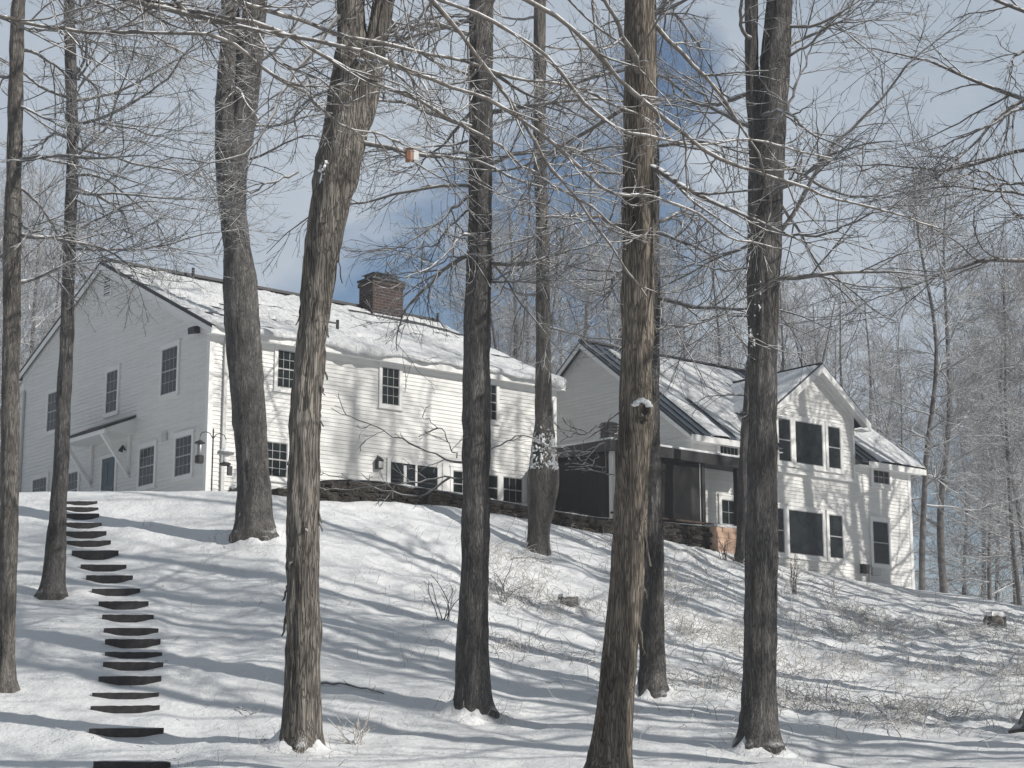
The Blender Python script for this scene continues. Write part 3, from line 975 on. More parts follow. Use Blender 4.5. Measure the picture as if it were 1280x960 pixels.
# snow on the left slope of the cross gable (the right slope is behind) - triangular sheet
for sg in (-1, 1):
    na, nb = 40, 40
    aa, bb = np.meshgrid(np.linspace(0, 1, na), np.linspace(0, 1, nb))
    z = zeav + (cR - zeav) * bb
    y0_ = -0.50; y1_ = np.maximum(yb(z), -0.3)
    yy = y0_ + (y1_ - y0_) * aa
    xx = bc + sg * (bh + xo) * (1 - bb)
    tt = 0.06 + 0.03 * fbm(yy * 0.8, bb * 4, 0, 71) - 0.16 * sstep(0.3, 0.6, vn(yy * 2.6 + bb * 1.5, bb * 1.2, 0, 72 + sg)) - 0.1 * sstep(0.94, 0.98, bb)
    tt = np.maximum(tt * np.clip(np.minimum(aa, 1 - aa * 0.98) * 40, 0, 1), -0.05)
    nn = np.array([sg * bS, 0, 1]) / math.hypot(1, bS)
    P = np.stack([xx, yy, z], -1) + (0.12 + tt)[..., None] * nn
    ix = np.arange(na * nb).reshape(nb, na)
    np_mesh('snow_cover', P.reshape(-1, 3), np.stack([ix[:-1, :-1], ix[:-1, 1:], ix[1:, 1:], ix[1:, :-1]], -1).reshape(-1, 4), M['snow'], cg)
FB = FRONT(-0.10)
for (a0, a1, z0, z1, c, r, sh, MM) in ((21.62, 22.28, 2.68, 4.27, 1, 1, True, FB), (22.52, 24.0, 2.68, 4.27, 1, 1, False, FB), (24.30, 24.98, 2.68, 4.27, 1, 1, True, FB),
                                       (21.2, 21.9, -0.66, 0.96, 1, 1, True, FW), (22.15, 23.98, -0.66, 0.96, 1, 1, False, FW), (24.32, 25.06, -0.66, 0.96, 1, 1, True, FW),
                                       (26.76, 27.66, -0.70, 0.92, 1, 1, True, FW), (26.92, 27.84, 2.38, 2.90, 3, 2, False, FW),
                                       (18.7, 19.62, 2.30, 2.94, 5, 1, False, FW), (18.72, 19.45, -0.75, 1.02, 2, 2, True, FW)):
    window(wing, MM, wx(a0), wx(a1), z0, z1, c, r, sh, 0.13)
MB().box(wx(26.0), wx(26.35), -1.12, -0.78, 0.0, 0.18, FW).build('utility_box', M['dark'], wing)
MB().box(wx(26.6), wx(27.05), -1.15, -0.86, 0.0, 0.14, FW).build('utility_box', M['trim_dim'], wing)
MB().tube([FW(wx(26.47), -1.6, 0.08), FW(wx(26.47), -0.95, 0.08), FW(wx(26.6), -0.85, 0.05)], 0.03, 8).build('conduit', M['trim'], wing, smooth=True)

# ---------------- screened porch between the two
porch = empty('screened_porch', tuple(l2w(12.5, -4.4, 0)), 'dark screened porch with a flat snow edged roof between the two white houses', 'porch', RZ)
px_ = lambda s: s - 12.5
py_ = lambda t: 4.4 - t
ZF = -0.62
A1, A2, A3, A4 = (px_(13.5), py_(0.04)), (px_(12.45), py_(4.6)), (px_(19.6), py_(4.6)), (px_(19.6), py_(3.45))
A5, A6 = (px_(17.26), py_(3.45)), (px_(17.26), py_(-1.5))
A7 = (px_(14.06), py_(-1.5))
A8 = (px_(14.06), py_(0.04))
rp = [A1, A2, A3, A4, A5, A6, A7, A8]
zr = lambda p: 2.66 - 0.075 * (4.4 - p[1])      # falls towards the front


def slab(mb, poly, f0, f1):
    n = len(poly)
    return mb.add([(p[0], p[1], f0(p)) for p in poly] + [(p[0], p[1], f1(p)) for p in poly],
                  [tuple(range(n - 1, -1, -1)), tuple(range(n, 2 * n))] + [(i, (i + 1) % n, n + (i + 1) % n, n + i) for i in range(n)])


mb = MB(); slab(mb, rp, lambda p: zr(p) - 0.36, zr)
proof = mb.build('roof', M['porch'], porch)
inset = lambda p: (p[0] + (0.08 if p[0] < 2 else -0.08), p[1] + (0.06 if p[1] < 1 else -0.06))
ip = [inset(p) for p in rp]
mb = MB(); slab(mb, ip, lambda p: zr(p) + 0.002, lambda p: zr(p) + 0.085)
mb.build('snow_cover', M['snow'], proof, bevel=0.02)
# posts
for (s, t) in ((12.75, 4.35), (16.9, 4.35), (18.62, 4.35), (13.25, 2.2), (14.9, 4.35)):
    w = 0.075 if (s, t) != (18.62, 4.35) else 0.10
    thin = 0.045 if s in (14.9, 13.25) else w
    MB().box(px_(s) - thin, px_(s) + thin, py_(t) - thin, py_(t) + thin, ZF, zr((0, py_(t))) - 0.28).build('post', M['trim_dim'] if s == 12.75 else M['porch'], porch)
mb = MB()                                   # white stop behind the right hand post
mb.box(px_(16.78), px_(16.83), py_(4.36), py_(4.30), ZF, zr((0, py_(4.35))) - 0.28)
mb.box(px_(18.78), px_(18.86), py_(4.36), py_(4.30), ZF - 0.3, zr((0, py_(4.35))) - 0.28)
mb.build('post_trim', M['trim'], porch)


def screen(p, q):
    mb = MB()
    d = Vector((q[0] - p[0], q[1] - p[1], 0)).normalized()
    nrm = Vector((-d.y, d.x, 0)) * 0.006
    z1 = min(zr(p), zr(q)) - 0.28
    vs = [(p[0], p[1], ZF + 0.1), (q[0], q[1], ZF + 0.1), (q[0], q[1], z1), (p[0], p[1], z1)]
    mb.add([tuple(Vector(v) - nrm) for v in vs] + [tuple(Vector(v) + nrm) for v in vs], [(3, 2, 1, 0), (4, 5, 6, 7), (0, 1, 5, 4), (1, 2, 6, 5), (2, 3, 7, 6), (3, 0, 4, 7)])
    return mb


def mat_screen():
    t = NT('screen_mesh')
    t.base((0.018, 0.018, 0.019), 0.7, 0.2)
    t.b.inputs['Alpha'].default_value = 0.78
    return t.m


M['mesh'] = mat_screen()
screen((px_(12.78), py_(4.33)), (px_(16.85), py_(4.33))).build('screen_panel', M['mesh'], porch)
screen((px_(13.52), py_(0.08)), (px_(12.74), py_(4.3))).build('screen_panel', M['mesh'], porch)
mb = MB()
mb.box(px_(12.6), px_(18.75), py_(4.42), py_(4.40), ZF - 0.12, ZF + 0.12)
mb.box(px_(12.6), px_(18.75), py_(4.46), py_(4.40), ZF + 0.5, ZF + 0.56)
mb.build('deck_rail', M['deck'], porch)
mb = MB(); slab(mb, [(px_(13.45), py_(0.05)), (px_(12.6), py_(4.40)), (px_(18.75), py_(4.40)), (px_(18.75), py_(3.46)), (px_(17.25), py_(3.46)), (px_(17.25), py_(-1.4)), (px_(14.07), py_(-1.4)), (px_(14.07), py_(0.05))], lambda p: ZF - 0.15, lambda p: ZF)
mb.build('deck', M['deck'], porch)
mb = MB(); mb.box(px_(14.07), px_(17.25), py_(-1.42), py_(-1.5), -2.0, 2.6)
mb.build('back_wall', M['porch'], porch)  # shade inside the porch put into the wall colour as near black
mb = MB(); mb.box(px_(13.2), px_(13.6), py_(3.7), py_(3.3), zr((0, 1)) + 0.0, 3.12)
for k in range(4): mb.box(px_(13.17), px_(13.63), py_(3.73), py_(3.27), 2.74 + k * 0.1, 2.78 + k * 0.1)
mb.build('roof_vent', M['dark'], proof)
# furniture glimpsed through the screens is left dark; a door frame stands at the back
mb = MB(); mb.box(px_(15.0), px_(15.12), py_(-1.40), py_(-1.36), ZF, 1.5).box(px_(16.0), px_(16.12), py_(-1.40), py_(-1.36), ZF, 1.5).box(px_(15.0), px_(16.12), py_(-1.40), py_(-1.36), 1.5, 1.62)
mb.build('door_frame', M['trim_dim'], porch)

# ---------------- terrace and its dry stone wall
TW = 5.5
tp = [(345, 612), (372, 606), (400, 602), (435, 601), (470, 603), (520, 611), (570, 618), (630, 629), (690, 640), (740, 648), (800, 652), (860, 657), (890, 660), (917, 663)]
TP = np.array([on_t(x, y, TW) for x, y in tp])
wall_o = l2w(0.5, -TW, -1.2)
sw = empty('stone_wall', tuple(wall_o), 'low dark dry stone wall capped with snow along the terrace edge', 'stone wall', RZ)
ox, oz = 0.5, -1.2


def rbox(cx, cy, cz, sx, sy, sz, r, n=4, rd=0.4):
    """a rounded, jittered stone"""
    g = np.linspace(-1, 1, n)
    V, idx_, Q = [], {}, []
    def vid(i, j, k):
        if (i, j, k) not in idx_:
            p = np.array([g[i], g[j], g[k]])
            s = p / np.linalg.norm(p)
            p = p * (1.12 - rd) + s * rd * (1.0 if rd < 0.6 else 1.05)
            p = p * (1 + r.uniform(-0.10, 0.10))
            idx_[(i, j, k)] = len(V)
            V.append((cx + p[0] * sx / 2, cy + p[1] * sy / 2, cz + p[2] * sz / 2))
        return idx_[(i, j, k)]
    m = n - 1
    for i in range(m):
        for j in range(m):
            for e in (0, m):
                Q.append((vid(i, j, e), vid(i + 1, j, e), vid(i + 1, j + 1, e), vid(i, j + 1, e)))
                Q.append((vid(i, e, j), vid(i + 1, e, j), vid(i + 1, e, j + 1), vid(i, e, j + 1)))
                Q.append((vid(e, i, j), vid(e, i + 1, j), vid(e, i + 1, j + 1), vid(e, i, j + 1)))
    return V, Q


r5 = RS(77)
mb = MB()
S_END = on_t(884, 660, TW)[0]
ztop = lambda s: float(np.interp(s, TP[:, 0], TP[:, 2]))
for row in range(7):
    s = TP[0, 0]
    while s < S_END:
        ln = r5.uniform(0.16, 0.6)
        hh = 0.16
        zt = ztop(s + ln / 2) - row * (hh - 0.01)
        dep = r5.uniform(0.38, 0.5)
        V, Q = rbox(s + ln / 2 - ox, r5.uniform(-0.07, 0.07) + 0.1, zt - hh / 2 - oz + r5.uniform(-0.035, 0.035), ln * 1.0, dep, hh * r5.uniform(0.85, 1.2), r5, 4, 0.6)
        mb.add(V, Q)
        s += ln
mb.build('masonry', M['stone'], sw)
# snow cap, broken
segs = []
N = 240
ss = np.linspace(TP[0, 0] + 0.2, S_END, N)
zz = np.array([ztop(s) for s in ss]) + 0.03
tk = 0.08 * np.clip(0.40 + 1.1 * vn(ss * 1.1, 0, 0, 81) + 0.35 * sstep(8, 10, ss), 0.0, 1.1) - 0.02
P = np.stack([ss - ox, np.full(N, 0.12), zz - oz], -1)[None]
V, Q = tubes(P, np.ones((1, N)), 10)
Pn = P[0].repeat(10, axis=0)
dV = V - Pn
V = Pn + dV * np.stack([np.repeat(tk, 10), np.full(N * 10, 0.30), np.repeat(np.maximum(tk, 0.0), 10) + 0.001], -1)
np_mesh('snow_cap', V, Q, M['snow'], sw)
# terrace ground behind the wall
N = 80
ss = np.linspace(TP[0, 0] - 0.2, 18.2, N)
rows = []
for t in (TW - 0.22, 4.9, 4.4, 2.5, 1.0, 0.0, -1.0):
    rows.append([l2w(s, -t, min(ztop(s), 0.0) - 0.02 + 0.06 * (TW - t) / 5 + 0.03 * float(vn(s * 0.9, t)) - (2.0 if s < TP[0, 0] else 0)) for s in ss])
P = np.array(rows)
ix = np.arange(P.shape[0] * N).reshape(P.shape[0], N)
tag(np_mesh('terrace_ground', P.reshape(-1, 3), np.stack([ix[:-1, :-1], ix[:-1, 1:], ix[1:, 1:], ix[1:, :-1]], -1).reshape(-1, 4), M['snow']),
    'snow covered terrace between the stone wall and the white house', 'terrace', kind='structure')
# tan block pier at the right end of the wall
s0, s1 = S_END + 0.03, on_t(917, 662, TW)[0]
zt, zb_ = ztop(s1) + 0.02, ztop(s1) - 1.1
pier = empty('block_pier', tuple(l2w((s0 + s1) / 2, -TW, zb_)), 'sunlit tan block pier at the right end of the stone wall', 'pier', RZ)
hw = (s1 - s0) / 2
mb = MB()
r6 = RS(3)
row = 0
z = 0.0
while z < zt - zb_ - 0.02:
    x = -hw - (0.22 if row % 2 else 0)
    while x < hw:
        ln = r6.uniform(0.24, 0.42)
        x0, x1 = max(x, -hw), min(x + ln, hw)
        if x1 - x0 > 0.06:
            o = r6.uniform(-0.02, 0.02)
            mb.box(x0 + 0.005, x1 - 0.005, -0.3 + o, 0.3, z, z + 0.185)
        x += ln
    z += 0.19
    row += 1
mb.build('masonry', plain('tan_stone', (0.56, 0.39, 0.29), 0.85, 0.2, 0.4, 3.0, bump=0.4), pier)
V, Q = rbox(0, 0, z + 0.02, hw * 2, 0.6, 0.09, r6, 6)
np_mesh('snow_cap', V, Q, M['snow'], pier)

# ---------------- bird feeder pole and feeders, hanging thing, rocks
fp = l2w(-0.95, -2.0, 0)
zg = float(ground(fp[0], fp[1])) - 0.1
pole = empty('feeder_pole', (fp[0], fp[1], zg), 'thin black double shepherd hook pole standing at the corner of the house', 'feeder pole', RZ)
ht = CORNER[2] + 1.5 - zg
mb = MB().tube([(0, 0, -0.1), (0, 0, ht)], 0.022, 8)
mb.build('pole', M['dark'], pole, smooth=True)
for sg in (-1, 1):
    pts = [(0, 0, ht - 0.32), (sg * 0.10, 0, ht - 0.16), (sg * 0.24, 0, ht - 0.12), (sg * 0.38, 0, ht - 0.16), (sg * 0.44, 0, ht - 0.28)]
    MB().tube(pts, 0.014, 6).build('hook', M['dark'], pole, smooth=True)
u3 = UX
a = fp - u3 * 0.44; a[2] = zg + ht - 0.36
tf = empty('tube_feeder', tuple(a), 'grey tube bird feeder hanging from the left hook of the pole', 'bird feeder', RZ)
MB().lathe([(0.05, -0.62), (0.075, -0.6), (0.075, -0.12), (0.06, -0.1)], (0, 0, 0), 12).build('seed_tube', M['galv'], tf, smooth=True)
MB().lathe([(0.16, -0.13), (0.14, -0.09), (0.03, -0.03)], (0, 0, 0), 12).build('cap', M['dark'], tf)
MB().lathe([(0.12, -0.72), (0.13, -0.68), (0.13, -0.5), (0.08, -0.48)], (0, 0, 0), 12).build('tray', M['dark'], tf)
MB().tube([(0, 0, 0.1), (0, 0, -0.05)], 0.006, 5).build('wire', M['dark'], tf)
a = fp + u3 * 0.44; a[2] = zg + ht - 0.36
hf = empty('house_feeder', tuple(a), 'small bird feeder with a snowy conical roof on the right hook of the pole', 'bird feeder', RZ)
MB().lathe([(0.07, -0.62), (0.09, -0.6), (0.09, -0.34), (0.07, -0.32)], (0, 0, 0), 12).build('seed_tube', M['trim'], hf, smooth=True)
MB().lathe([(0.25, -0.36), (0.26, -0.32), (0.03, -0.18)], (0, 0, 0), 14).build('cap', M['galv'], hf)
MB().lathe([(0.25, -0.318), (0.255, -0.29), (0.12, -0.19), (0.03, -0.13)], (0, 0, 0), 14).build('snow_cap', M['snow'], hf, smooth=True)
MB().lathe([(0.14, -0.70), (0.16, -0.66), (0.16, -0.63), (0.09, -0.61)], (0, 0, 0), 12).build('tray', M['dark'], hf)
MB().tube([(0, 0, 0.1), (0, 0, -0.2)], 0.006, 5).build('wire', M['dark'], hf)
mb = MB(); mb.box(0.08, 0.22, -0.04, 0.04, -0.98, -0.70); mb.build('hanging_tray', M['dark'], hf)


def rock(px, py, w, h, label, name='rock', seed=1, cap=True, mat=None, cat='rock'):
    P = hit_ground(px, py, ground)[0]
    d = P[1]
    sx, sz = w * d / 2385, h * d / 2385
    r = RS(seed)
    e = empty(name, tuple(P), label, cat, r.uniform(0, 0.4))
    V, Q = rbox(0, 0, sz * 0.35, sx, sx * 0.8, sz * 1.5, r, 7, 0.75)
    np_mesh('body', V, Q, mat or M['rock'], e, smooth=False)
    if cap:
        V, Q = rbox(-sx * 0.03, -0.01, sz * 0.98, sx * 0.9, sx * 0.76, sz * 0.45, r, 7, 0.8)
        np_mesh('snow_cap', V, Q, M['snow'], e)
    return e


rock(1244, 783, 23, 15, 'squat dark tree stump with snow on top on the open slope', 'tree_stump', 4, mat=M['bark_mid'], cat='stump')
rock(710, 757, 22, 12, 'small dark rock poking out of the snow in mid slope', 'rock', 8)
bp = l2w(0.15, -1.6, 0)
e = empty('boulder', (bp[0], bp[1], float(ground(bp[0], bp[1])) + 0.05), 'snow dusted grey boulder under the downspout at the house corner', 'rock', RZ)
V, Q = rbox(0.3, 0, 0.2, 1.0, 0.6, 0.5, RS(6), 6, 0.8); np_mesh('body', V, Q, M['rock'], e)
V, Q = rbox(0.3, 0, 0.40, 0.9, 0.55, 0.20, RS(7), 6, 0.9); np_mesh('snow_cap', V, Q, M['snow'], e)

# ------------------------------------------------------------------ trees
def unit(v):
    return v / (np.linalg.norm(v, axis=-1, keepdims=True) + 1e-9)


def walk(P0, D0, Ln, N, r, curl, up):
    P = np.empty((len(P0), N, 3))
    P[:, 0] = P0
    D = unit(D0.copy())
    st = (Ln / (N - 1))[:, None]
    bend = r.normal(0, curl * 0.5, D.shape)
    for i in range(1, N):
        D = D + r.normal(0, curl, D.shape) + bend * 0.5
        D[:, 2] += up
        D = unit(D)
        P[:, i] = P[:, i - 1] + D * st
    return P


def radii(r0, r1, N):
    t = np.linspace(0, 1, N)[None]
    return r0[:, None] * (1 - t) + r1[:, None] * t


def shoots(P, R, k, r, lmin, lmax, N, tmin, ang0, ang1, curl, up, rk, rmin, flat=0.55, keep=1.0):
    """k side shoots on each line of P"""
    Mn, n = P.shape[:2]
    t = tmin + (1 - tmin) * (np.arange(k)[None] + r.uniform(0, 1, (Mn, k))) / k
    x = t * (n - 1)
    i = np.minimum(x.astype(int), n - 2)
    f = (x - i)[..., None]
    m = np.arange(Mn)[:, None]
    P0 = P[m, i] * (1 - f) + P[m, i + 1] * f
    T = unit(P[m, i + 1] - P[m, i])
    R0 = R[m, i] * (1 - f[..., 0]) + R[m, i + 1] * f[..., 0]
    rnd = r.normal(0, 1, T.shape)
    rnd[..., 2] *= flat
    side = unit(rnd - T * (rnd * T).sum(-1, keepdims=True))
    a = r.uniform(ang0, ang1, t.shape)[..., None]
    D = T * np.cos(a) + side * np.sin(a)
    Ln = r.uniform(lmin, lmax, t.shape) * (1.1 - 0.55 * t)
    P0, D, Ln, R0 = P0.reshape(-1, 3), D.reshape(-1, 3), Ln.ravel(), R0.ravel()
    if keep < 1:
        s = r.uniform(0, 1, len(Ln)) < keep
        P0, D, Ln, R0 = P0[s], D[s], Ln[s], R0[s]
    r0 = np.maximum(R0 * rk, rmin)
    C = walk(P0, D, Ln, N, r, curl, up)
    return C, radii(r0, np.maximum(r0 * 0.35, rmin * 0.75), N)


def resample(pts, N):
    pts = np.asarray(pts, float)
    d = np.concatenate([[0], np.cumsum(np.linalg.norm(np.diff(pts, axis=0), axis=1))])
    t = np.linspace(0, d[-1], N)
    out = np.stack([np.interp(t, d, pts[:, c]) for c in range(3)], -1)
    for _ in range(1):
        out[1:-1] = 0.25 * out[:-2] + 0.5 * out[1:-1] + 0.25 * out[2:]
    return out


class Lines:
    def __init__(self):
        self.V, self.Q, self.n = [], [], 0

    def add(self, P, R, S):
        if len(P) == 0: return
        V, Q = tubes(P, R, S)
        self.V.append(V); self.Q.append(Q + self.n); self.n += len(V)

    def build(self, name, mat, parent, off):
        return np_mesh(name, np.concatenate(self.V) - np.array(off), np.concatenate(self.Q), mat, parent)


def crown_lines(Ls, limbs, r, kb=11, kt=8, kf=2, lb=(0.9, 2.4), lt=(0.4, 1.1), rt=0.0055, droop=0.0, keep=1.0, lf=(0.15, 0.45)):
    """limbs: list of (P (N,3), r0, r1); adds limbs, branches, twigs, twiglets"""
    N = limbs[0][0].shape[0]
    P = np.array([l[0] for l in limbs]); R = np.array([np.linspace(l[1], l[2], N) for l in limbs])
    Ls.add(P, R, 7)
    B, RB = shoots(P, R, kb, r, lb[0], lb[1], 9, 0.12, 0.4, 1.0, 0.09, 0.012 + droop, 0.55, rt * 1.5, keep=keep)
    Ls.add(B, RB, 4)
    T, RT = shoots(B, RB, max(3, int(kt * 0.75)), r, lt[0], lt[1], 6, 0.15, 0.35, 0.9, 0.10, 0.03 + droop * 0.5, 0.6, rt, flat=0.7)
    Ls.add(T, RT, 3)
    if kf:
        Fn, RF = shoots(T, RT, kf, r, lf[0], lf[1], 4, 0.2, 0.35, 0.85, 0.10, 0.03, 0.7, rt * 0.8, flat=0.9)
        Ls.add(Fn, RF, 3)


def stem(ctrl, d0, zbase, H, r, top_r=0.035, drift=0.25, flare=True, top_dir=None):
    """ctrl: (x, y, w) in the picture, lowest first -> centre line points and radii along z, carried on above the picture"""
    P = np.array([at_depth(x, y, d0) for x, y, w in ctrl]); R = np.array([w * d0 / ray(x, y)[1] / 2 for x, y, w in ctrl])
    z = P[:, 2]
    zt = zbase + H
    if z[-1] < zt:
        sl = (P[-1, 0] - P[-2, 0]) / max(z[-1] - z[-2], 0.1)
        if top_dir is not None: sl = top_dir
        k = 6
        ez = np.linspace(z[-1], zt, k + 1)[1:]
        ex = P[-1, 0] + sl * (ez - z[-1]) * 0.8 + np.cumsum(r.normal(0, drift * 0.4, k))
        ey = d0 + np.cumsum(r.normal(0, drift * 0.4, k))
        P = np.concatenate([P, np.stack([ex, ey, ez], -1)])
        R = np.concatenate([R, R[-1] + (top_r - R[-1]) * ((ez - z[-1]) / (zt - z[-1])) ** 0.85])
    z0 = min(P[0, 2], zbase) - 0.35
    P = np.concatenate([[[P[0, 0] - (P[1, 0] - P[0, 0]) * 0.05, P[0, 1], z0]], P]); R = np.concatenate([[R[0]], R])
    return P, R


def stem_fn(P, R):
    z = P[:, 2]
    zz = np.arange(z[0], z[-1] + 0.05, 0.07)
    cx, cy, rr = (np.interp(zz, z, a) for a in (P[:, 0], P[:, 1], R))
    k = np.hanning(13); k /= k.sum()
    def sm(a):
        return np.convolve(np.pad(a, 6, mode='edge'), k, 'valid')
    return zz, sm(cx), sm(cy), sm(rr)


def trunk_mesh(stems, zbase, seed, S=44, ridge=0.045, shag=0.0, flare=0.5):
    Vs, Qs, n = [], [], 0
    for si, (zz, cx, cy, rr) in enumerate(stems):
        th = np.arange(S) * 2 * np.pi / S
        T, Z = np.meshgrid(th, zz)
        Rr = rr[:, None] * np.ones_like(T)
        c, s = np.cos(T), np.sin(T)
        fq = 2.3 / np.maximum(rr[:, None], 0.06)
        u = 1 - np.abs(vn(c * Rr * 14, s * Rr * 14, Z * 1.3, seed)) * 2
        u2 = vn(c * Rr * 30, s * Rr * 30, Z * 3.0, seed + 1)
        u3 = vn(c * 1.3, s * 1.3, Z * 0.8, seed + 2)
        amp = ridge * np.minimum(1.0, Rr / 0.2)
        dR = amp * (0.55 * (u - 0.75) + 0.35 * (u2 - 0.5)) + 0.04 * Rr * (u3 - 0.35)
        if shag:
            st = vn(c * Rr * 12 + 7, s * Rr * 12, Z * 0.9, seed + 5)
            dR = dR - shag * 0.5 + shag * sstep(0.35, 0.6, st) * (0.5 + 0.5 * np.sin(Z * 4.0 + 9 * vn(c, s, 0, seed + 6)))
        if si == 0 and flare:
            h = np.maximum(Z - zbase, 0)
            lob = 0.55 + 0.75 * np.clip(vn(c * 1.9, s * 1.9, Z * 0.3, seed + 9) + 0.3, 0, 1)
            dR = dR + flare * Rr * lob * (np.exp(-h / 0.22) + 0.25 * np.exp(-h / 0.7))
        X = cx[:, None] + (Rr + dR) * c; Y = cy[:, None] + (Rr + dR) * s
        Vs.append(np.stack([X, Y, Z], -1).reshape(-1, 3))
        m = len(zz)
        ix = np.arange(m * S).reshape(m, S)
        Qs.append(np.stack([ix[:-1], np.roll(ix[:-1], -1, 1), np.roll(ix[1:], -1, 1), ix[1:]], -1).reshape(-1, 4) + n)
        n += m * S
    return np.concatenate(Vs), np.concatenate(Qs)


def auto_limbs(stems, r, n, z0, z1, L0, L1, e0, e1, N=16, rmax=0.055, droop=-0.015, az_bias=None):
    out = []
    for k in range(n):
        zz, cx, cy, rr = stems[k % len(stems)]
        f = (k + r.uniform(0.0, 1.0)) / n
        z = z0 + (z1 - z0) * f
        z = min(max(z, zz[0]), zz[-1] - 0.2)
        x, y, q = np.interp(z, zz, cx), np.interp(z, zz, cy), np.interp(z, zz, rr)
        az = k * 2.399 + r.uniform(-0.5, 0.5)
        if az_bias is not None and r.uniform() < az_bias[1]: az = az_bias[0] + r.normal(0, 0.55)
        el = e0 + (e1 - e0) * f + r.normal(0, 0.15)
        ln = (L0 + (L1 - L0) * f) * r.uniform(0.65, 1.15)
        D = np.array([[math.cos(az) * math.cos(el), math.sin(az) * math.cos(el), math.sin(el)]])
        p = walk(np.array([[x, y, z]]) + D * q * 0.6, D, np.array([ln]), N, r, 0.11, droop)[0]
        r0 = min(rmax, 0.45 * q + 0.008) * r.uniform(0.6, 1.0)
        out.append((p, r0, 0.007))
    return out


def px_limb(pts, d0, d1, r0, r1, r, N=16, wob=0.02):
    n = len(pts)
    P = [at_depth(x, y, d0 + (d1 - d0) * i / (n - 1)) for i, (x, y) in enumerate(pts)]
    p = resample(P, N)
    p[1:-1] += r.normal(0, wob, (N - 2, 3))
    return (p, r0, r1)


def make_tree(name, label, base, ctrl, H, mat, seed, fork=None, limbs=None, explicit=(), crown_mat=None, ridge=0.045, shag=0.0, flare=0.5, kb=11, kt=8, kf=2, group='bare trees on the slope', after=None, top_dir=None, **kw):
    r = RS(seed)
    B = hit_ground(base[0], base[1], ground)[0]
    d0 = B[1]
    root = empty(name, tuple(B), label, 'tree', 0, group)
    P, R = stem(ctrl, d0, B[2], H, r, top_dir=top_dir)
    st = [stem_fn(P, R)]
    if fork:
        P2, R2 = stem(fork, d0, at_depth(fork[0][0], fork[0][1], d0)[2] + 0.3, 1, r)
        P2, R2 = P2[1:], R2[1:]
        zt = B[2] + H * 0.95
        z = P2[-1, 2]
        ez = np.linspace(z, zt, 6)[1:]
        sl = (P2[-1, 0] - P2[-2, 0]) / max(P2[-1, 2] - P2[-2, 2], 0.1)
        P2 = np.concatenate([P2, np.stack([P2[-1, 0] + sl * 0.8 * (ez - z), d0 + r.normal(0, 0.1, 5).cumsum(), ez], -1)])
        R2 = np.concatenate([R2, R2[-1] + (0.04 - R2[-1]) * (ez - z) / (zt - z)])
        zz0 = st[0][0]; zs_ = P2[0, 2] - 1.2
        P2 = np.concatenate([[[np.interp(zs_, zz0, st[0][1]), d0, zs_]], P2]); R2 = np.concatenate([[R2[0] * 0.5], R2]); R2[1] *= 0.93
        st.append(stem_fn(P2, R2))
    V, Q = trunk_mesh(st, B[2], seed, ridge=ridge, shag=shag, flare=flare)
    tr = np_mesh('trunk', V - B, Q, mat, root)
    zy = lambda y: at_depth(640, y, d0)[2]
    Ls = Lines()
    al = []
    for (n, y0, y1, L0, L1, e0, e1, bias) in (limbs or []):
        al += auto_limbs(st, r, n, zy(y0), zy(y1) if y1 > -900 else B[2] + H - 0.8, L0, L1, e0, e1, az_bias=bias)
    low = []
    for (pts, dy0, dy1, r0) in explicit:
        is_low = max(p[1] for p in pts) > 500
        (low if is_low else al).append(px_limb(pts, d0 + dy0, d0 + dy1, r0, 0.006, r))
    crown_lines(Ls, al, r, kb, kt, kf, **kw)
    if low: crown_lines(Ls, low, r, 5, 4, 1, lb=(0.25, 0.8), lt=(0.12, 0.35), lf=(0.06, 0.15))
    Ls.build('crown', crown_mat or M['twig'], root, B)
    if after: after(root, tr, B, d0, st, r)
    return root, B, d0


def bark_strips(n, y0, y1, xs_side):
    """plates of shaggy bark curling away from the trunk"""
    def fn(root, tr, B, d0, st, r):
        zz, cx, cy, rr = st[0]
        for k in range(n):
            z = at_depth(640, r.uniform(y1, y0), d0)[2]
            az = r.choice([0.0, math.pi, math.pi, 0.0]) + r.normal(0, 0.5) - 0.3
            x, y, q = np.interp(z, zz, cx), np.interp(z, zz, cy), np.interp(z, zz, rr)
            q = q * 0.96 - 0.045
            ln = r.uniform(0.25, 0.7); w = r.uniform(0.05, 0.10)
            m = 7
            mb = MB()
            o, t2 = np.array([math.cos(az), math.sin(az), 0]), np.array([-math.sin(az), math.cos(az), 0])
            fr, bk = [], []
            for i in range(m):
                f = i / (m - 1)
                c = np.array([x, y, z]) + o * (q + 0.02 + 0.07 * f * f + 0.01 * r.normal()) - np.array([0, 0, ln * f])
                ww = w * (1 - 0.6 * f * f)
                fr += [c - t2 * ww / 2, c + t2 * ww / 2]
                bk += [c - t2 * ww / 2 - o * 0.02, c + t2 * ww / 2 - o * 0.02]
            vs = fr + bk
            fs = []
            for i in range(m - 1):
                a, b = 2 * i, 2 * m + 2 * i
                fs += [(a, a + 1, a + 3, a + 2), (b + 2, b + 3, b + 1, b), (a, a + 2, b + 2, b), (a + 1, b + 1, b + 3, a + 3)]
            fs += [(0, 2 * m, 2 * m + 1, 1), (2 * m - 2, 2 * m - 1, 4 * m - 1, 4 * m - 2)]
            mb.add(vs, fs)
            mb.build('bark_strip', M['bark_shag'], root, off=tuple(B))
    return fn


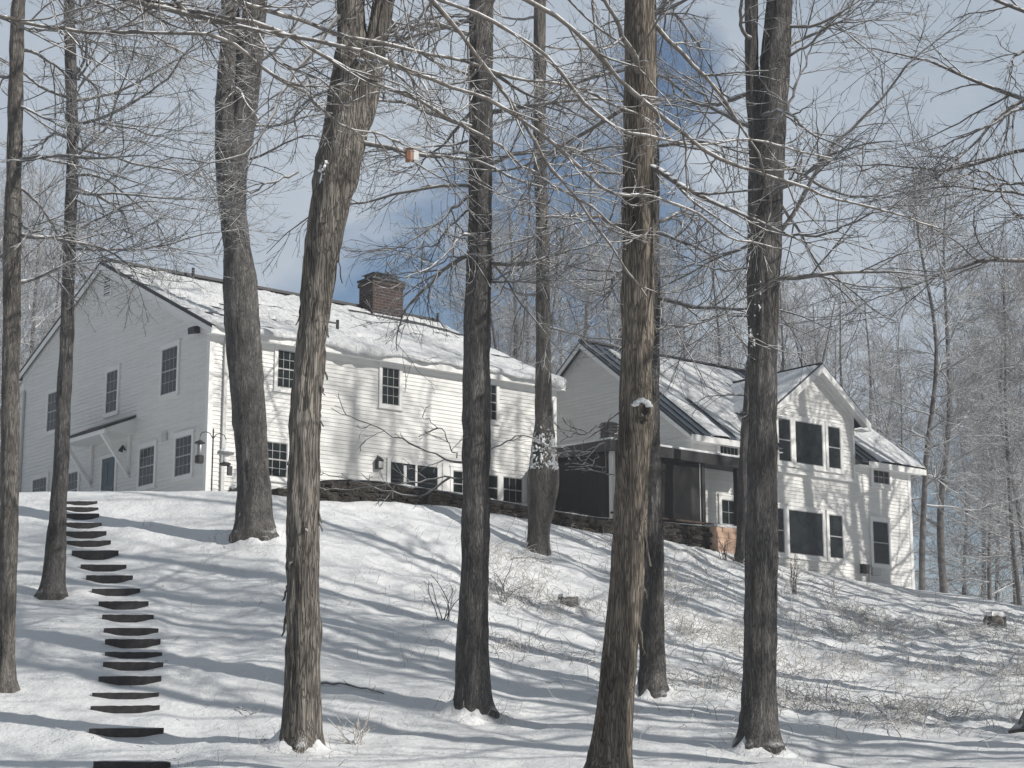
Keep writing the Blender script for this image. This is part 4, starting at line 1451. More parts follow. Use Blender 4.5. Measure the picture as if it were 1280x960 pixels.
def plaster(spots):
    """patches of wind-driven snow stuck on the trunk: (y0, y1, azimuth, width, cover)"""
    def fn(root, tr, B, d0, st, r):
        zz, cx, cy, rr = st[0]
        for (y0, y1, az, wd, cov) in spots:
            z0, z1 = at_depth(640, y0, d0)[2], at_depth(640, y1, d0)[2]
            nz, na = max(12, int(abs(z1 - z0) / 0.014)), 80
            A, Z = np.meshgrid(np.linspace(az - wd, az + wd, na), np.linspace(z0, z1, nz))
            x, y, q = np.interp(Z, zz, cx), np.interp(Z, zz, cy), np.interp(Z, zz, rr) * 0.985 - 0.022
            e = np.minimum(1, np.minimum((Z - z0) / max(0.06, (z1 - z0) * 0.06), (z1 - Z) / max(0.2, (z1 - z0) * 0.5)) * 1.0)
            e = e * np.minimum(1, (1 - np.abs(A - az) / wd) * 3)
            t = 0.055 * (fbm(np.cos(A) * q * 24, np.sin(A) * q * 24, Z * 15, 91, 4) + cov) * np.clip(e, 0, 1) - 0.03
            t = np.clip(t, -0.04, 0.05) + 0.03
            t = np.where(t < 0.031, -0.03, t)
            X, Y = x + (q + t) * np.cos(A), y + (q + t) * np.sin(A)
            ix = np.arange(nz * na).reshape(nz, na)
            np_mesh('snow_patch', np.stack([X, Y, Z], -1).reshape(-1, 3) - B, np.stack([ix[:-1, :-1], ix[:-1, 1:], ix[1:, 1:], ix[1:, :-1]], -1).reshape(-1, 4), M['snow'], root)
    return fn


def both(*fs):
    def fn(*a):
        for f in fs: f(*a)
    return fn


FEET = []


def root_snow(root, tr, B, d0, st, r):
    """a low irregular skirt of snow banked against the foot"""
    zz, cx, cy, rr = st[0]
    q = float(np.interp(B[2] + 0.25, zz, rr))
    FEET.append((B, q))
    na, nr = 48, 9
    A, K = np.meshgrid(np.linspace(0, 2 * math.pi, na), np.linspace(0, 1, nr))
    sd = float(B[0])
    ro = q * 1.05 + (q * 0.9 + 0.12) * K * (1 + 0.45 * vn(np.cos(A) * 2, np.sin(A) * 2, 0, 7 + int(abs(sd) * 10)))
    X, Y = B[0] + ro * np.cos(A), B[1] + ro * np.sin(A)
    hgt = 0.16 + 0.14 * vn(np.cos(A) * 3, np.sin(A) * 3, 1.7, 11 + int(abs(sd) * 10))
    Z = ground(X, Y) + np.maximum(hgt, 0.02) * (1 - K) ** 1.6 - 0.05 * (K > 0.99) + 0.02 * vn(X * 9, Y * 9, 0, 5) * (1 - K)
    ix = np.arange(na * nr).reshape(nr, na)
    np_mesh('foot_snow', np.stack([X, Y, Z], -1).reshape(-1, 3) - B, np.stack([ix[:-1, :-1], ix[:-1, 1:], ix[1:, 1:], ix[1:, :-1]], -1).reshape(-1, 4), M['snow'], root)


PI = math.pi
LEFTW, RIGHTW, NEAR = PI, 0.0, -PI / 2

# A: far left
make_tree('bare_tree', 'slim straight trunk at the left edge of the photo, left of the steps', (6, 862), [(6, 862, 24), (9, 740, 23), (12, 600, 24), (14, 450, 23), (15.5, 300, 23), (18, 200, 20.5), (22, 0, 18)], 18, M['bark_mid'], 101,
          limbs=[(14, 400, -250, 3.8, 3.0, 0.0, 0.35, (0.1, 0.35)), (9, -250, -999, 3.2, 1.2, 0.4, 0.9, None)],
          explicit=[([(28, 35), (60, 38), (85, 42), (115, 38), (132, 32)], 0, 0.5, 0.035), ([(24, 275), (40, 292), (58, 285), (76, 290)], 0, -0.6, 0.03)], kb=12, kt=9)
# B
make_tree('bare_tree', 'slender dark tree leaning over the upper steps with long drooping twigs', (65, 746), [(65, 745, 28), (68.5, 700, 26), (75.5, 600, 20.5), (80, 500, 19), (83.5, 420, 18), (87, 300, 16.5), (91, 200, 17), (89, 100, 15.5), (86, 0, 14)], 19, M['bark_dark'], 102,
          limbs=[(21, 315, -120, 5.2, 4.2, 0.0, 0.3, (0.05, 0.5)), (9, -120, -999, 3.8, 1.4, 0.4, 0.9, None)],
          explicit=[([(98, 156), (112, 147), (130, 156), (158, 158), (190, 170), (225, 176), (262, 180)], 0, -1.0, 0.04), ([(84, 172), (72, 167), (60, 172), (48, 190), (28, 202)], 0, 0.4, 0.05),
                    ([(98, 100), (110, 80), (128, 40), (150, 5)], 0, -1, 0.035), ([(90, 245), (120, 262), (150, 285), (180, 300), (225, 325)], 0, -1.5, 0.03),
                    ([(98, 110), (140, 60), (190, 70), (240, 90), (285, 105)], 0, -1, 0.03)], kb=11, kt=9, lb=(1.0, 2.6), lt=(0.5, 1.3))
# C: forked, by the house corner
make_tree('forked_tree', 'stout dark tree that forks into two stems in front of the house corner', (318, 671), [(318, 671, 50), (318, 600, 42), (310, 500, 44), (302, 400, 46), (300, 345, 44), (296, 310, 35), (290, 255, 36), (289, 190, 44), (285, 130, 34), (287, 60, 26), (288.5, 0, 23)], 20, M['bark_dark'], 103,
          fork=[(300, 175, 38), (306, 130, 36), (314, 60, 32), (319, 0, 31)],
          limbs=[(10, 240, -200, 4.6, 3.8, 0.0, 0.4, (-0.2, 0.4)), (9, -200, -999, 3.8, 1.4, 0.4, 0.9, None)],
          explicit=[([(300, 20), (262, 12), (250, 30)], 0, 0, 0.02)], kb=9, kt=7, after=both(root_snow, plaster([(660, 630, -2.6, 0.5, 0.1)])), flare=0.35)
# D: shaggy, front left
rootD, BD, dD = make_tree('shagbark_tree', 'thick leaning tree with shaggy peeling bark, in front of the house', (378, 938), [(378, 938, 55), (378, 880, 50), (377.5, 800, 47), (378, 700, 46.5), (379, 600, 45), (382, 500, 43.5), (392, 400, 42), (400, 330, 47), (412, 262, 54), (428, 180, 62), (440, 110, 62), (441, 60, 44), (438, 0, 38)], 22, M['bark_shag'], 104,
          fork=[(446, 150, 52), (461, 90, 40), (472, 45, 34), (480, 0, 30)], ridge=0.06, shag=0.03, flare=0.36,
          limbs=[(11, 180, -300, 4.6, 4.0, 0.0, 0.35, None), (8, -300, -999, 4, 1.4, 0.4, 0.9, None)],
          explicit=[([(424, 20), (385, 72), (362, 95), (348, 118), (335, 160), (312, 192), (270, 207), (225, 198), (185, 188)], -0.4, -2.0, 0.045),
                    ([(372, 215), (345, 226), (310, 240), (270, 246)], -0.5, -1.2, 0.025)],
          kb=9, kt=7, after=both(root_snow, bark_strips(16, 800, 180, None), plaster([(235, 185, -2.1, 0.3, -0.1)])))
# E: centre, straight and dark
rootE, BE, dE = make_tree('bare_tree', 'straight dark trunk at the photo centre with low spreading twigs', (590, 892), [(590, 892, 43), (591, 800, 40), (593, 700, 36.5), (595, 600, 36.5), (596, 500, 36.5), (597, 400, 34.5), (599.5, 300, 31.5), (601, 200, 31), (601, 100, 31), (601.5, 0, 32)], 21, M['bark_dark'], 105,
          limbs=[(24, 345, -200, 4.4, 3.8, -0.25, 0.2, (PI, 0.35)), (9, -200, -999, 3.6, 1.4, 0.4, 0.9, None)],
          explicit=[([(580, 578), (555, 573), (530, 561), (506, 550), (486, 541), (455, 529), (431, 519), (414, 510)], 0, -0.6, 0.024),
                    ([(578, 599), (559, 596), (538, 599), (520, 604), (490, 604), (440, 612), (405, 613)], 0, -0.9, 0.020),
                    ([(562, 597), (549, 610), (534, 618), (506, 619), (482, 614), (467, 610), (441, 599), (402, 590)], 0, 0.5, 0.022),
                    ([(571, 573), (561, 555), (555, 536), (542, 529), (528, 521)], 0, -0.3, 0.014),
                    ([(611, 563), (640, 549), (655, 541), (690, 560), (720, 556)], 0, 0.4, 0.016),
                    ([(615, 350), (637, 340), (665, 330), (700, 318)], 0, 0.8, 0.026), ([(615, 352), (632, 353), (650, 351), (672, 352), (700, 360)], 0, -0.8, 0.028),
                    ([(585, 176), (540, 183), (500, 186), (440, 190), (400, 198)], 0, -0.4, 0.026),
                    ([(585, 245), (555, 271), (524, 297), (496, 311), (470, 312)], 0, -0.8, 0.035), ([(585, 262), (560, 285), (540, 310), (498, 308)], 0, 0.8, 0.025),
                    ([(585, 320), (560, 322), (530, 340), (520, 375)], 0, 0.6, 0.018)],
          kb=9, kt=7, lb=(0.6, 1.7), after=root_snow)
# F: burl
make_tree('burled_tree', 'tree with a bulging burl plastered with snow in front of the dark porch', (672, 690), [(672, 690, 28), (674, 660, 28), (676, 640, 33), (678, 615, 41), (679, 595, 43), (680, 575, 37), (680, 555, 31), (679.5, 520, 23), (679.5, 450, 20.5), (679, 400, 19.5), (678.5, 300, 18.5), (674.5, 175, 16), (674.5, 0, 15.5)], 20, M['bark_mid'], 106,
          limbs=[(20, 420, -120, 4.6, 4.0, -0.2, 0.3, None), (8, -120, -999, 3.4, 1.4, 0.4, 0.9, None)],
          explicit=[([(683, 300), (720, 325), (760, 350), (800, 350)], 0, -1, 0.025), ([(672, 175), (650, 150), (640, 100), (650, 40)], 0, 0, 0.03)],
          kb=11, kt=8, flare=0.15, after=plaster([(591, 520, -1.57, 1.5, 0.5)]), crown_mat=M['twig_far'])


def knot(root, tr, B, d0, st, r):
    P = at_depth(802, 518, d0)
    c = np.array([P[0] + 0.02, d0 - 0.24, P[2]])
    mb = MB()
    for (rr_, yy) in ((0.085, 0.0),):
        th = np.linspace(0, 2 * PI, 15)
        pts = np.stack([c[0] + rr_ * np.cos(th), np.full(15, c[1] + yy), c[2] + rr_ * 1.25 * np.sin(th)], -1)
        mb.tube(pts, 0.045, 8)
    mb.build('knot', M['bark_tan'], root, smooth=True, off=tuple(B))
    mb = MB()
    for k in range(9):
        a_ = 0.35 + 2.3 * k / 8
        V, Q = rbox(c[0] + 0.10 * math.cos(a_) - 0.03, c[1] - 0.02 + r.uniform(-0.02, 0.03), c[2] + 0.115 * math.sin(a_) + 0.03, r.uniform(0.05, 0.10), 0.10, r.uniform(0.035, 0.07), r, 4, 0.9)
        mb.add(V, Q)
    mb.build('snow_patch', M['snow'], root, smooth=True, off=tuple(B))


# G: tan trunk, nearest
make_tree('bare_tree', 'nearest tan brown trunk with a snow topped knot, its foot cut by the frame', (757, 985), [(757, 985, 56), (761, 960, 51), (771, 860, 47), (779, 780, 46), (786, 700, 45), (790, 600, 44.5), (796, 515, 47), (796.5, 470, 44), (796.5, 400, 42.5), (797.5, 300, 43), (799, 150, 41), (800, 0, 39)], 22, M['bark_tan'], 107,
          limbs=[(12, 240, -500, 4.2, 3.8, -0.2, 0.3, None), (7, -500, -999, 3.6, 1.4, 0.4, 0.9, None)],
          explicit=[([(815, 411), (853, 407), (880, 402), (905, 395)], 0, 0.3, 0.016), ([(775, 515), (755, 528), (730, 541), (700, 552)], 0, 0.3, 0.012),
                    ([(772, 597), (753, 587), (740, 581), (728, 580)], 0, 0.1, 0.012), ([(770, 546), (757, 549), (748, 557), (738, 565), (698, 567)], 0, 0.1, 0.010),
                    ([(777, 285), (750, 270), (715, 268), (680, 255)], 0, -1, 0.03)],
          kb=7, kt=6, crown_mat=M['twig_snow'], after=both(knot, bark_strips(10, 800, 300, None)), ridge=0.05)
# H: dark, behind G
make_tree('bare_tree', 'dark trunk standing just behind the nearest tan trunk', (816, 872), [(816, 872, 36), (815, 800, 32), (816, 700, 30), (813, 600, 27), (811, 500, 27), (813, 400, 25), (814, 200, 21), (812, 0, 18)], 19, M['bark_dark'], 108,
          limbs=[(18, 380, -200, 4.2, 3.8, -0.15, 0.3, None), (8, -200, -999, 3.4, 1.4, 0.4, 0.9, None)], kb=10, kt=8, after=root_snow)
# I: right of centre
make_tree('forked_tree', 'dark trunk forking high up, in front of the house wing', (948, 936), [(948, 936, 47), (949, 880, 44), (950, 800, 43), (952, 700, 42), (953, 560, 38.5), (953.5, 450, 38), (954, 400, 41), (957, 250, 44), (960, 170, 46), (967, 100, 40), (974.5, 0, 34)], 21, M['bark_dark'], 109,
          fork=[(952, 215, 34), (944, 150, 22), (940, 90, 19), (939, 0, 18)],
          limbs=[(16, 390, -300, 4.6, 4.0, -0.1, 0.3, (0.0, 0.3)), (8, -300, -999, 3.8, 1.4, 0.4, 0.9, None)],
          explicit=[([(975, 290), (985, 283), (999, 258), (1020, 215), (1042, 175), (1086, 144), (1115, 105), (1139, 74), (1185, 40), (1239, 0)], 0, -0.8, 0.045),
                    ([(975, 292), (1010, 296), (1040, 292), (1070, 275), (1105, 262), (1150, 252)], 0, -1.2, 0.03),
                    ([(985, 60), (1020, 40), (1060, 15), (1100, -5)], 0, 0.5, 0.035), ([(980, 75), (1005, 60), (1040, 30), (1080, 25), (1120, 32)], 0, -0.6, 0.03),
                    ([(978, 160), (995, 105), (1008, 75), (1020, 45), (1045, 28)], 0, 0.5, 0.03),
                    ([(938, 158), (900, 140), (867, 127), (819, 114)], 0, 0.6, 0.05), ([(940, 335), (905, 338), (875, 330), (850, 318), (826, 308)], 0, -0.5, 0.022),
                    ([(938, 395), (905, 393), (860, 405), (826, 412)], 0, 0.5, 0.018)],
          kb=9, kt=7, after=both(root_snow, plaster([(440, 330, -2.2, 0.5, 0.0)])))
# behind I
make_tree('bare_tree', 'thin dark trunk half hidden behind the forked tree before the house wing', (929, 704), [(929, 704, 20), (929, 640, 17), (931, 560, 14), (938, 460, 12), (944, 350, 9)], 11, M['bark_dark'], 110,
          limbs=[(10, 520, -999, 2.0, 1.0, 0.2, 0.9, None)], kb=6, kt=5, kf=0)
# right edge
make_tree('leaning_tree', 'tree cut by the right photo edge, its flared foot and snowy limbs showing', (1306, 913), [(1306, 913, 46), (1310, 850, 42), (1314, 700, 40), (1318, 400, 38), (1320, 100, 36), (1322, -50, 33)], 20, M['bark_mid'], 111,
          limbs=[(13, 420, -200, 4.4, 3.8, -0.1, 0.3, (PI, 0.45)), (8, -200, -999, 3.6, 1.4, 0.4, 0.9, None)], flare=0.9,
          explicit=[([(1312, 228), (1280, 230), (1250, 231), (1235, 230), (1218, 241), (1203, 247), (1185, 244)], -0.3, -1, 0.04), ([(1262, 230), (1245, 222), (1225, 213), (1210, 217), (1180, 228), (1150, 226)], -0.4, -1.2, 0.025),
                    ([(1312, 285), (1290, 280), (1268, 270), (1255, 275), (1240, 292), (1215, 310)], -0.3, -1, 0.03), ([(1312, 130), (1280, 133), (1250, 150), (1217, 166), (1180, 180), (1152, 188), (1130, 180)], -0.3, -1, 0.04),
                    ([(1312, 60), (1285, 62), (1268, 68), (1262, 90), (1275, 120)], -0.3, -0.6, 0.04), ([(1250, 231), (1252, 250), (1266, 262), (1285, 280), (1310, 300)], -0.4, -0.6, 0.025)],
          kb=9, kt=7, crown_mat=M['twig_snow'])

# near tree just outside the picture whose snowy limbs hang across the top
r = RS(400)
TB = np.array([-6.4, 15.0, float(ground(-6.4, 15.0))])
root = empty('overhanging_tree', tuple(TB), 'near tree whose snow coated limbs sweep across the upper half of the photo', 'tree', 0, 'bare trees on the slope')
tz = np.arange(TB[2] - 0.3, TB[2] + 15, 0.07)
stt = [(tz, np.full(len(tz), TB[0]) + 0.02 * (tz - TB[2]), np.full(len(tz), TB[1]), np.interp(tz, [tz[0], tz[-1]], [0.24, 0.06]))]
V, Q = trunk_mesh(stt, TB[2], 400, S=28)
np_mesh('trunk', V - TB, Q, M['bark_mid'], root)
Ls = Lines()
near = []


def near_limb(att_z, pts, d0, d1, r0, r1=0.012, direct=True):
    n = len(pts)
    P = [np.array([TB[0] + 0.02 * att_z, TB[1], att_z])] + [at_depth(x, y, d0 + (d1 - d0) * i / (n - 1)) for i, (x, y) in enumerate(pts)]
    p = resample(P, 60)
    t_ = np.linspace(0, 1, 60)
    for c_ in range(3): p[:, c_] += (0.16 * vn(t_ * 7 + att_z * 9.1, c_ * 3.7, 0, 77) + 0.06 * vn(t_ * 17 + att_z * 5.3, c_ * 1.7, 0, 78)) * np.minimum(1, t_ * 4)
    p[1:-1] += r.normal(0, 0.004, (58, 3))
    near.append((p, r0, r1))


near_limb(7.2, [(180, -40), (240, 0), (275, 29), (309, 52), (371, 82), (420, 103), (450, 130)], 15.0, 16.5, 0.040)
near_limb(7.5, [(220, -60), (300, 0), (380, 18), (415, 28), (489, 52), (585, 83), (669, 116), (740, 126), (800, 152), (850, 185)], 15.0, 17.5, 0.044)
near_limb(8.3, [(400, -130), (560, -70), (655, -5), (717, 52), (774, 114), (815, 150), (885, 192), (990, 227), (1051, 254), (1143, 284), (1195, 289)], 15, 18.5, 0.055)
near_limb(8.1, [(380, -110), (500, -60), (568, 0), (607, 66), (642, 144), (686, 214), (730, 280), (800, 376)], 15, 17.5, 0.050)
near_limb(6.6, [(250, 60), (330, 105), (380, 131), (424, 153), (455, 172), (483, 190)], 15, 17.5, 0.030)
near_limb(6.9, [(330, 40), (450, 110), (533, 144), (590, 170), (642, 197), (686, 219), (760, 262), (820, 300)], 15.4, 18.5, 0.036)
near_limb(7.0, [(420, 70), (600, 130), (700, 180), (780, 227), (832, 245), (876, 271), (937, 302), (985, 318)], 15.2, 18.5, 0.040)
near_limb(7.8, [(500, -20), (650, 60), (800, 170), (890, 180), (980, 178), (1060, 190)], 15.2, 18.5, 0.038)
P = np.array([l[0] for l in near]); R = 0.78 * np.array([np.linspace(l[1], l[2], 60) for l in near]) * (1 + 0.22 * r.uniform(-1, 1, (len(near), 60)))
Ls.add(P, R, 10)
Bn, RBn = shoots(P, R, 22, r, 0.35, 1.4, 8, 0.28, 0.35, 1.0, 0.14, 0.01, 0.5, 0.0062)
Ls.add(Bn, RBn, 5)
T, RT = shoots(Bn, RBn, 6, r, 0.12, 0.42, 5, 0.15, 0.4, 1.0, 0.15, 0.02, 0.6, 0.004)
Ls.add(T, RT, 4)
al = auto_limbs(stt, r, 10, 9.0, TB[2] + 14.5, 3.0, 1.5, 0.3, 0.9, az_bias=(PI, 0.8))
crown_lines(Ls, al, r, 5, 4, 0)
Ls.build('crown', M['twig_snow'], root, TB)

# ---------------- woods behind: prototypes, then copies
def proto_tree(seed, H, rt, nl, kb, kt, spread, e0, e1, double=False):
    r = RS(seed)
    z = np.arange(-0.4, H, 0.25)
    cx = 0.5 * fbm(z * 0.09, seed * 1.7, 0, seed, 2); cy = 0.5 * fbm(z * 0.09, seed * 2.9, 0, seed + 3, 2)
    cx -= cx[2]; cy -= cy[2]
    rr = np.interp(z, [0, H * 0.5, H], [rt, rt * 0.62, 0.03])
    st = [(z, cx, cy, rr)]
    if double:
        zf = np.arange(H * 0.3, H * 0.95, 0.25)
        t = (zf - zf[0])
        st.append((zf, np.interp(zf, z, cx) + 0.24 * t, np.interp(zf, z, cy) + 0.05 * t, np.interp(zf, [zf[0], zf[-1]], [rt * 0.6, 0.03])))
    V, Q = trunk_mesh(st, 0, seed, S=12, ridge=0.02)
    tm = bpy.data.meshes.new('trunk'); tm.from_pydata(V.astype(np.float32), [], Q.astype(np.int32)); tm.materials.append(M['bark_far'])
    tm.polygons.foreach_set('use_smooth', np.ones(len(tm.polygons), dtype=bool))
    Ls = Lines()
    al = auto_limbs(st, r, nl, H * 0.2, H - 0.6, spread, 1.4, e0, e1, N=10, rmax=0.09, droop=0.03)
    crown_lines(Ls, al, r, kb, kt, 1, lb=(1.2, 3.0), lt=(0.6, 1.5), rt=0.0095, lf=(0.3, 0.8))
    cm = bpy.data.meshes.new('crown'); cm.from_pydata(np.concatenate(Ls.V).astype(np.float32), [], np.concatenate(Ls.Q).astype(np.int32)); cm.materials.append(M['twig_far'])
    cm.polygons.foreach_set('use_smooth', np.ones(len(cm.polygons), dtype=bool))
    return tm, cm


PROTO = [proto_tree(501, 20, 0.20, 26, 9, 7, 5.0, 0.35, 1.0), proto_tree(502, 18, 0.17, 30, 9, 7, 4.6, 0.1, 0.8), proto_tree(503, 22, 0.23, 26, 9, 7, 5.5, 0.5, 1.0, True),
         proto_tree(504, 19, 0.15, 32, 9, 8, 4.2, 0.0, 0.7), proto_tree(505, 21, 0.21, 28, 9, 7, 5.2, 0.4, 1.1, True)]
OFFP = [proto_tree(511, 24, 0.36, 26, 7, 5, 5.2, 0.2, 0.9, True), proto_tree(512, 26, 0.42, 24, 7, 5, 5.6, 0.3, 1.0)]


def wood(px, Y, k, sc, rz, label, group, name='woodland_tree', protos=PROTO):
    x = (px - 640) / 2385.0 * Y
    z = float(ground0(x, Y)) - 0.15
    o = empty(name, (x, Y, z), label, 'tree', rz, group)
    o.scale = (sc, sc, sc)
    tm, cm = protos[k]
    for nm, me in (('trunk', tm), ('crown', cm)):
        c = bpy.data.objects.new(nm, me); COL.objects.link(c); c.parent = o
    return o


wood(1148.5, 79.5, 3, 1.0, 0.3, 'slim grey trunk right beside the far corner of the house wing', 'woods behind the house wing')
wood(1176, 83, 0, 0.95, 2.3, 'bare tree with a dark trunk standing clear to the right of the house wing', 'woods behind the house wing')
r = RS(9)
lab = {'l': ('bare twiggy tree in the snowy woods left of and behind the big farmhouse', 'woods left of the farmhouse'), 'm': ('bare snow dusted tree behind the gap between the two white houses', 'woods between the two houses'),
       'r': ('bare snow dusted tree in the woods behind the house wing', 'woods behind the house wing')}
for (g, spots) in (('l', [(-60, 96, 1.1), (-25, 88, 1.05), (5, 100, 1.2), (30, 91, 1.0), (48, 108, 1.15), (66, 97, 0.95), (-10, 118, 1.3), (85, 116, 1.0)]),
                   ('m', [(598, 108, 0.92), (622, 98, 1.0), (648, 92, 1.0), (676, 104, 1.1), (702, 93, 1.0), (730, 101, 1.12), (756, 95, 1.0), (640, 120, 1.2), (716, 122, 1.25)]),
                   ('r', [(786, 100, 1.0), (836, 96, 0.95), (868, 104, 1.0), (905, 99, 0.92), (960, 106, 0.95), (988, 97, 0.82), (1022, 103, 0.88),
                          (1060, 99, 0.86), (1098, 106, 0.9), (1130, 97, 0.80), (1228, 104, 0.9), (1284, 90, 1.0),
                          (1310, 98, 1.1), (1240, 120, 1.1), (1045, 126, 1.05), (1268, 86, 0.92), (1312, 84, 0.95), (1030, 116, 0.95), (925, 118, 1.0), (810, 114, 1.05), (1196, 118, 1.0), (1222, 126, 1.1), (1262, 116, 1.05), (1296, 124, 1.15), (1330, 112, 1.1), (1110, 122, 0.95), (980, 122, 0.95), (886, 120, 1.0)])):
    for (px, Y, sc) in spots:
        wood(px + r.uniform(-4, 4), Y, (1, 3)[r.randint(0, 2)] if px > 1225 else r.randint(0, 5), sc * r.uniform(0.94, 1.06), r.uniform(0, 6.28), lab[g][0], lab[g][1])
# trees to the right of the view: they stand between the sun and the slope
off = [(13.5, 31, 1.0), (17, 39, 1.05), (15.5, 25, 1.0), (21, 33, 1.0), (12.5, 20, 0.95), (27, 40, 1.1), (18.5, 29, 1.0), (24, 24, 1.0)]
rq = RS(12)
for (sw_, tw_, ks) in ((2.0, 0, (36,)), (4.6, 0, (30,)), (5.6, 0, (27.5,)), (7.6, 0, (26,)), (9.0, 0, (31,)), (11.0, 0, (24.5,)), (12.8, 0, (29,)), (17.8, 3.4, (21,)), (20.5, 3.4, (16.5,)), (22.4, 3.4, (20,)), (23.6, 3.4, (14,)), (25.2, 3.4, (18,)), (26.4, 3.4, (11.5,)), (28.2, 3.4, (15,))):
    for k_ in ks:
        p_ = l2w(sw_, -tw_, 0)
        x_, y_ = p_[0] + 0.88 * k_, p_[1] - 0.47 * k_
        if x_ > 0.27 * y_ + 2.2: off.append((x_, y_, rq.uniform(0.95, 1.1)))
for (x, y, sc) in off:
    wood(640 + 2385.0 * x / y, y, rq.randint(0, 2), sc, rq.uniform(0, 6.28), 'bare tree on the open slope outside the right edge of the photo', 'trees right of the view', 'hillside_tree', OFFP)

# ---------------- hanging feeder on a limb of the centre tree
P = at_depth(515, 194, dD - 1.3)
hb = empty('hanging_feeder', tuple(P), 'tiny rust brown and white box feeder hanging from a thin branch high up', 'feeder', 0.2)
mb = MB().box(-0.10, -0.035, -0.08, 0.08, -0.10, 0.09).box(0.02, 0.035, -0.08, 0.08, -0.10, 0.09); mb.build('side', M['rust'], hb)
MB().box(-0.035, 0.02, -0.075, 0.075, -0.10, 0.08).build('front', plain('tan_wood', (0.45, 0.30, 0.20), 0.7), hb)
MB().box(0.015, 0.10, -0.085, 0.08, -0.10, 0.09).build('panel', M['trim'], hb)
MB().box(-0.14, 0.14, -0.11, 0.11, 0.09, 0.115).build('lid', M['trim_dim'], hb)
MB().tube([(0, 0, 0.11), (0.01, 0.4, 0.22), (0.01, 0.75, 0.25)], 0.006, 5).build('wire', M['dark'], hb)

# ------------------------------------------------------------------ weeds, sticks
r = RS(33)


def scatter(n, x0, x1, y0, y1, dens):
    px, py = r.uniform(x0, x1, n), r.uniform(y0, y1, n)
    P = hit_ground(px, py, ground0)
    P = P[~np.isnan(P[:, 0])]
    d = dens(P[:, 0], P[:, 1])
    return P[r.uniform(0, 1, len(P)) < d]


def arcs(P, l0, l1, r0, N, lean, curl, up=-0.12):
    D = np.stack([r.normal(0, lean, len(P)), r.normal(0, lean, len(P)), np.ones(len(P))], -1)
    Ln = r.uniform(l0, l1, len(P))
    C = walk(P - np.array([0, 0, 0.03]), D, Ln, N, r, curl, up)
    R = radii(np.full(len(P), r0), np.full(len(P), r0 * 0.55), N)
    return C, R


clump = lambda X, Y: np.clip(0.42 + 0.7 * vn(X * 0.55, Y * 0.5, 0, 35) + 0.5 * vn(X * 1.9, Y * 1.7, 0, 36), 0.06, 1)
inner = lambda X, Y: (Y < np.interp(X / Y, _ca, CY) - 0.3)
dz = lambda X, Y: weed_zone(X, Y) * clump(X, Y) * inner(X, Y)
Ls = Lines()
P = scatter(30000, 600, 1330, 668, 930, lambda X, Y: 0.9 * dz(X, Y))
C, R = arcs(P, 0.25, 0.75, 0.0075, 7, 0.55, 0.25, -0.22)
Ls.add(C, R, 4)
B2, R2 = shoots(C[::2], R[::2], 3, r, 0.08, 0.28, 4, 0.35, 0.4, 1.1, 0.2, -0.05, 0.8, 0.005)
Ls.add(B2, R2, 3)
P = scatter(8000, 330, 720, 640, 830, lambda X, Y: 0.8 * dz(X, Y))
C, R = arcs(P, 0.15, 0.5, 0.0065, 6, 0.6, 0.25, -0.2)
Ls.add(C, R, 3)
P = scatter(1500, 200, 1280, 650, 960, lambda X, Y: 0.6 * inner(X, Y))
C, R = arcs(P, 0.1, 0.35, 0.005, 5, 0.7, 0.25, -0.15)
Ls.add(C, R, 3)
for (B, q) in FEET:                      # tufts round the feet of the trees
    a_ = r.uniform(0, 2 * PI, 60); q_ = q * r.uniform(1.15, 2.6, 60)
    X_, Y_ = B[0] + q_ * np.cos(a_), B[1] + q_ * np.sin(a_)
    C, R = arcs(np.stack([X_, Y_, ground(X_, Y_)], -1), 0.1, 0.45, 0.006, 6, 0.6, 0.25, -0.15)
    Ls.add(C, R, 3)
V, Q = np.concatenate(Ls.V), np.concatenate(Ls.Q)
tag(np_mesh('dry_weeds', V, Q, M['weed']), 'tangled tan dry weeds dusted with snow across the slope', 'weeds', kind='stuff')
Ls = Lines()
P = scatter(5000, 600, 1330, 668, 930, lambda X, Y: 0.55 * dz(X, Y))
C, R = arcs(P, 0.15, 0.6, 0.007, 6, 0.8, 0.3, -0.2)
Ls.add(C, R, 3)
P = scatter(2600, 0, 1330, 640, 960, lambda X, Y: 0.35 * inner(X, Y) * np.clip(0.4 + 1.2 * vn(X * 0.4, Y * 0.4, 0, 37), 0, 1))
C, R = arcs(P, 0.06, 0.28, 0.006, 5, 2.5, 0.4, -0.35)
Ls.add(C, R, 3)
s_ = r.uniform(0.0, 15.5, 420)
Pw = np.array([l2w(q_, -TW - r.uniform(0.05, 0.35), ztop(q_) - r.uniform(0.05, 0.5)) for q_ in s_])
C, R = arcs(Pw, 0.15, 0.5, 0.008, 6, 1.4, 0.35, -0.25)
Ls.add(C, R, 3)
tag(np_mesh('dead_stems', np.concatenate(Ls.V), np.concatenate(Ls.Q), M['weed_dark']), 'dark dead weed stems and leaf scraps among the snowy weeds', 'weeds', kind='stuff')

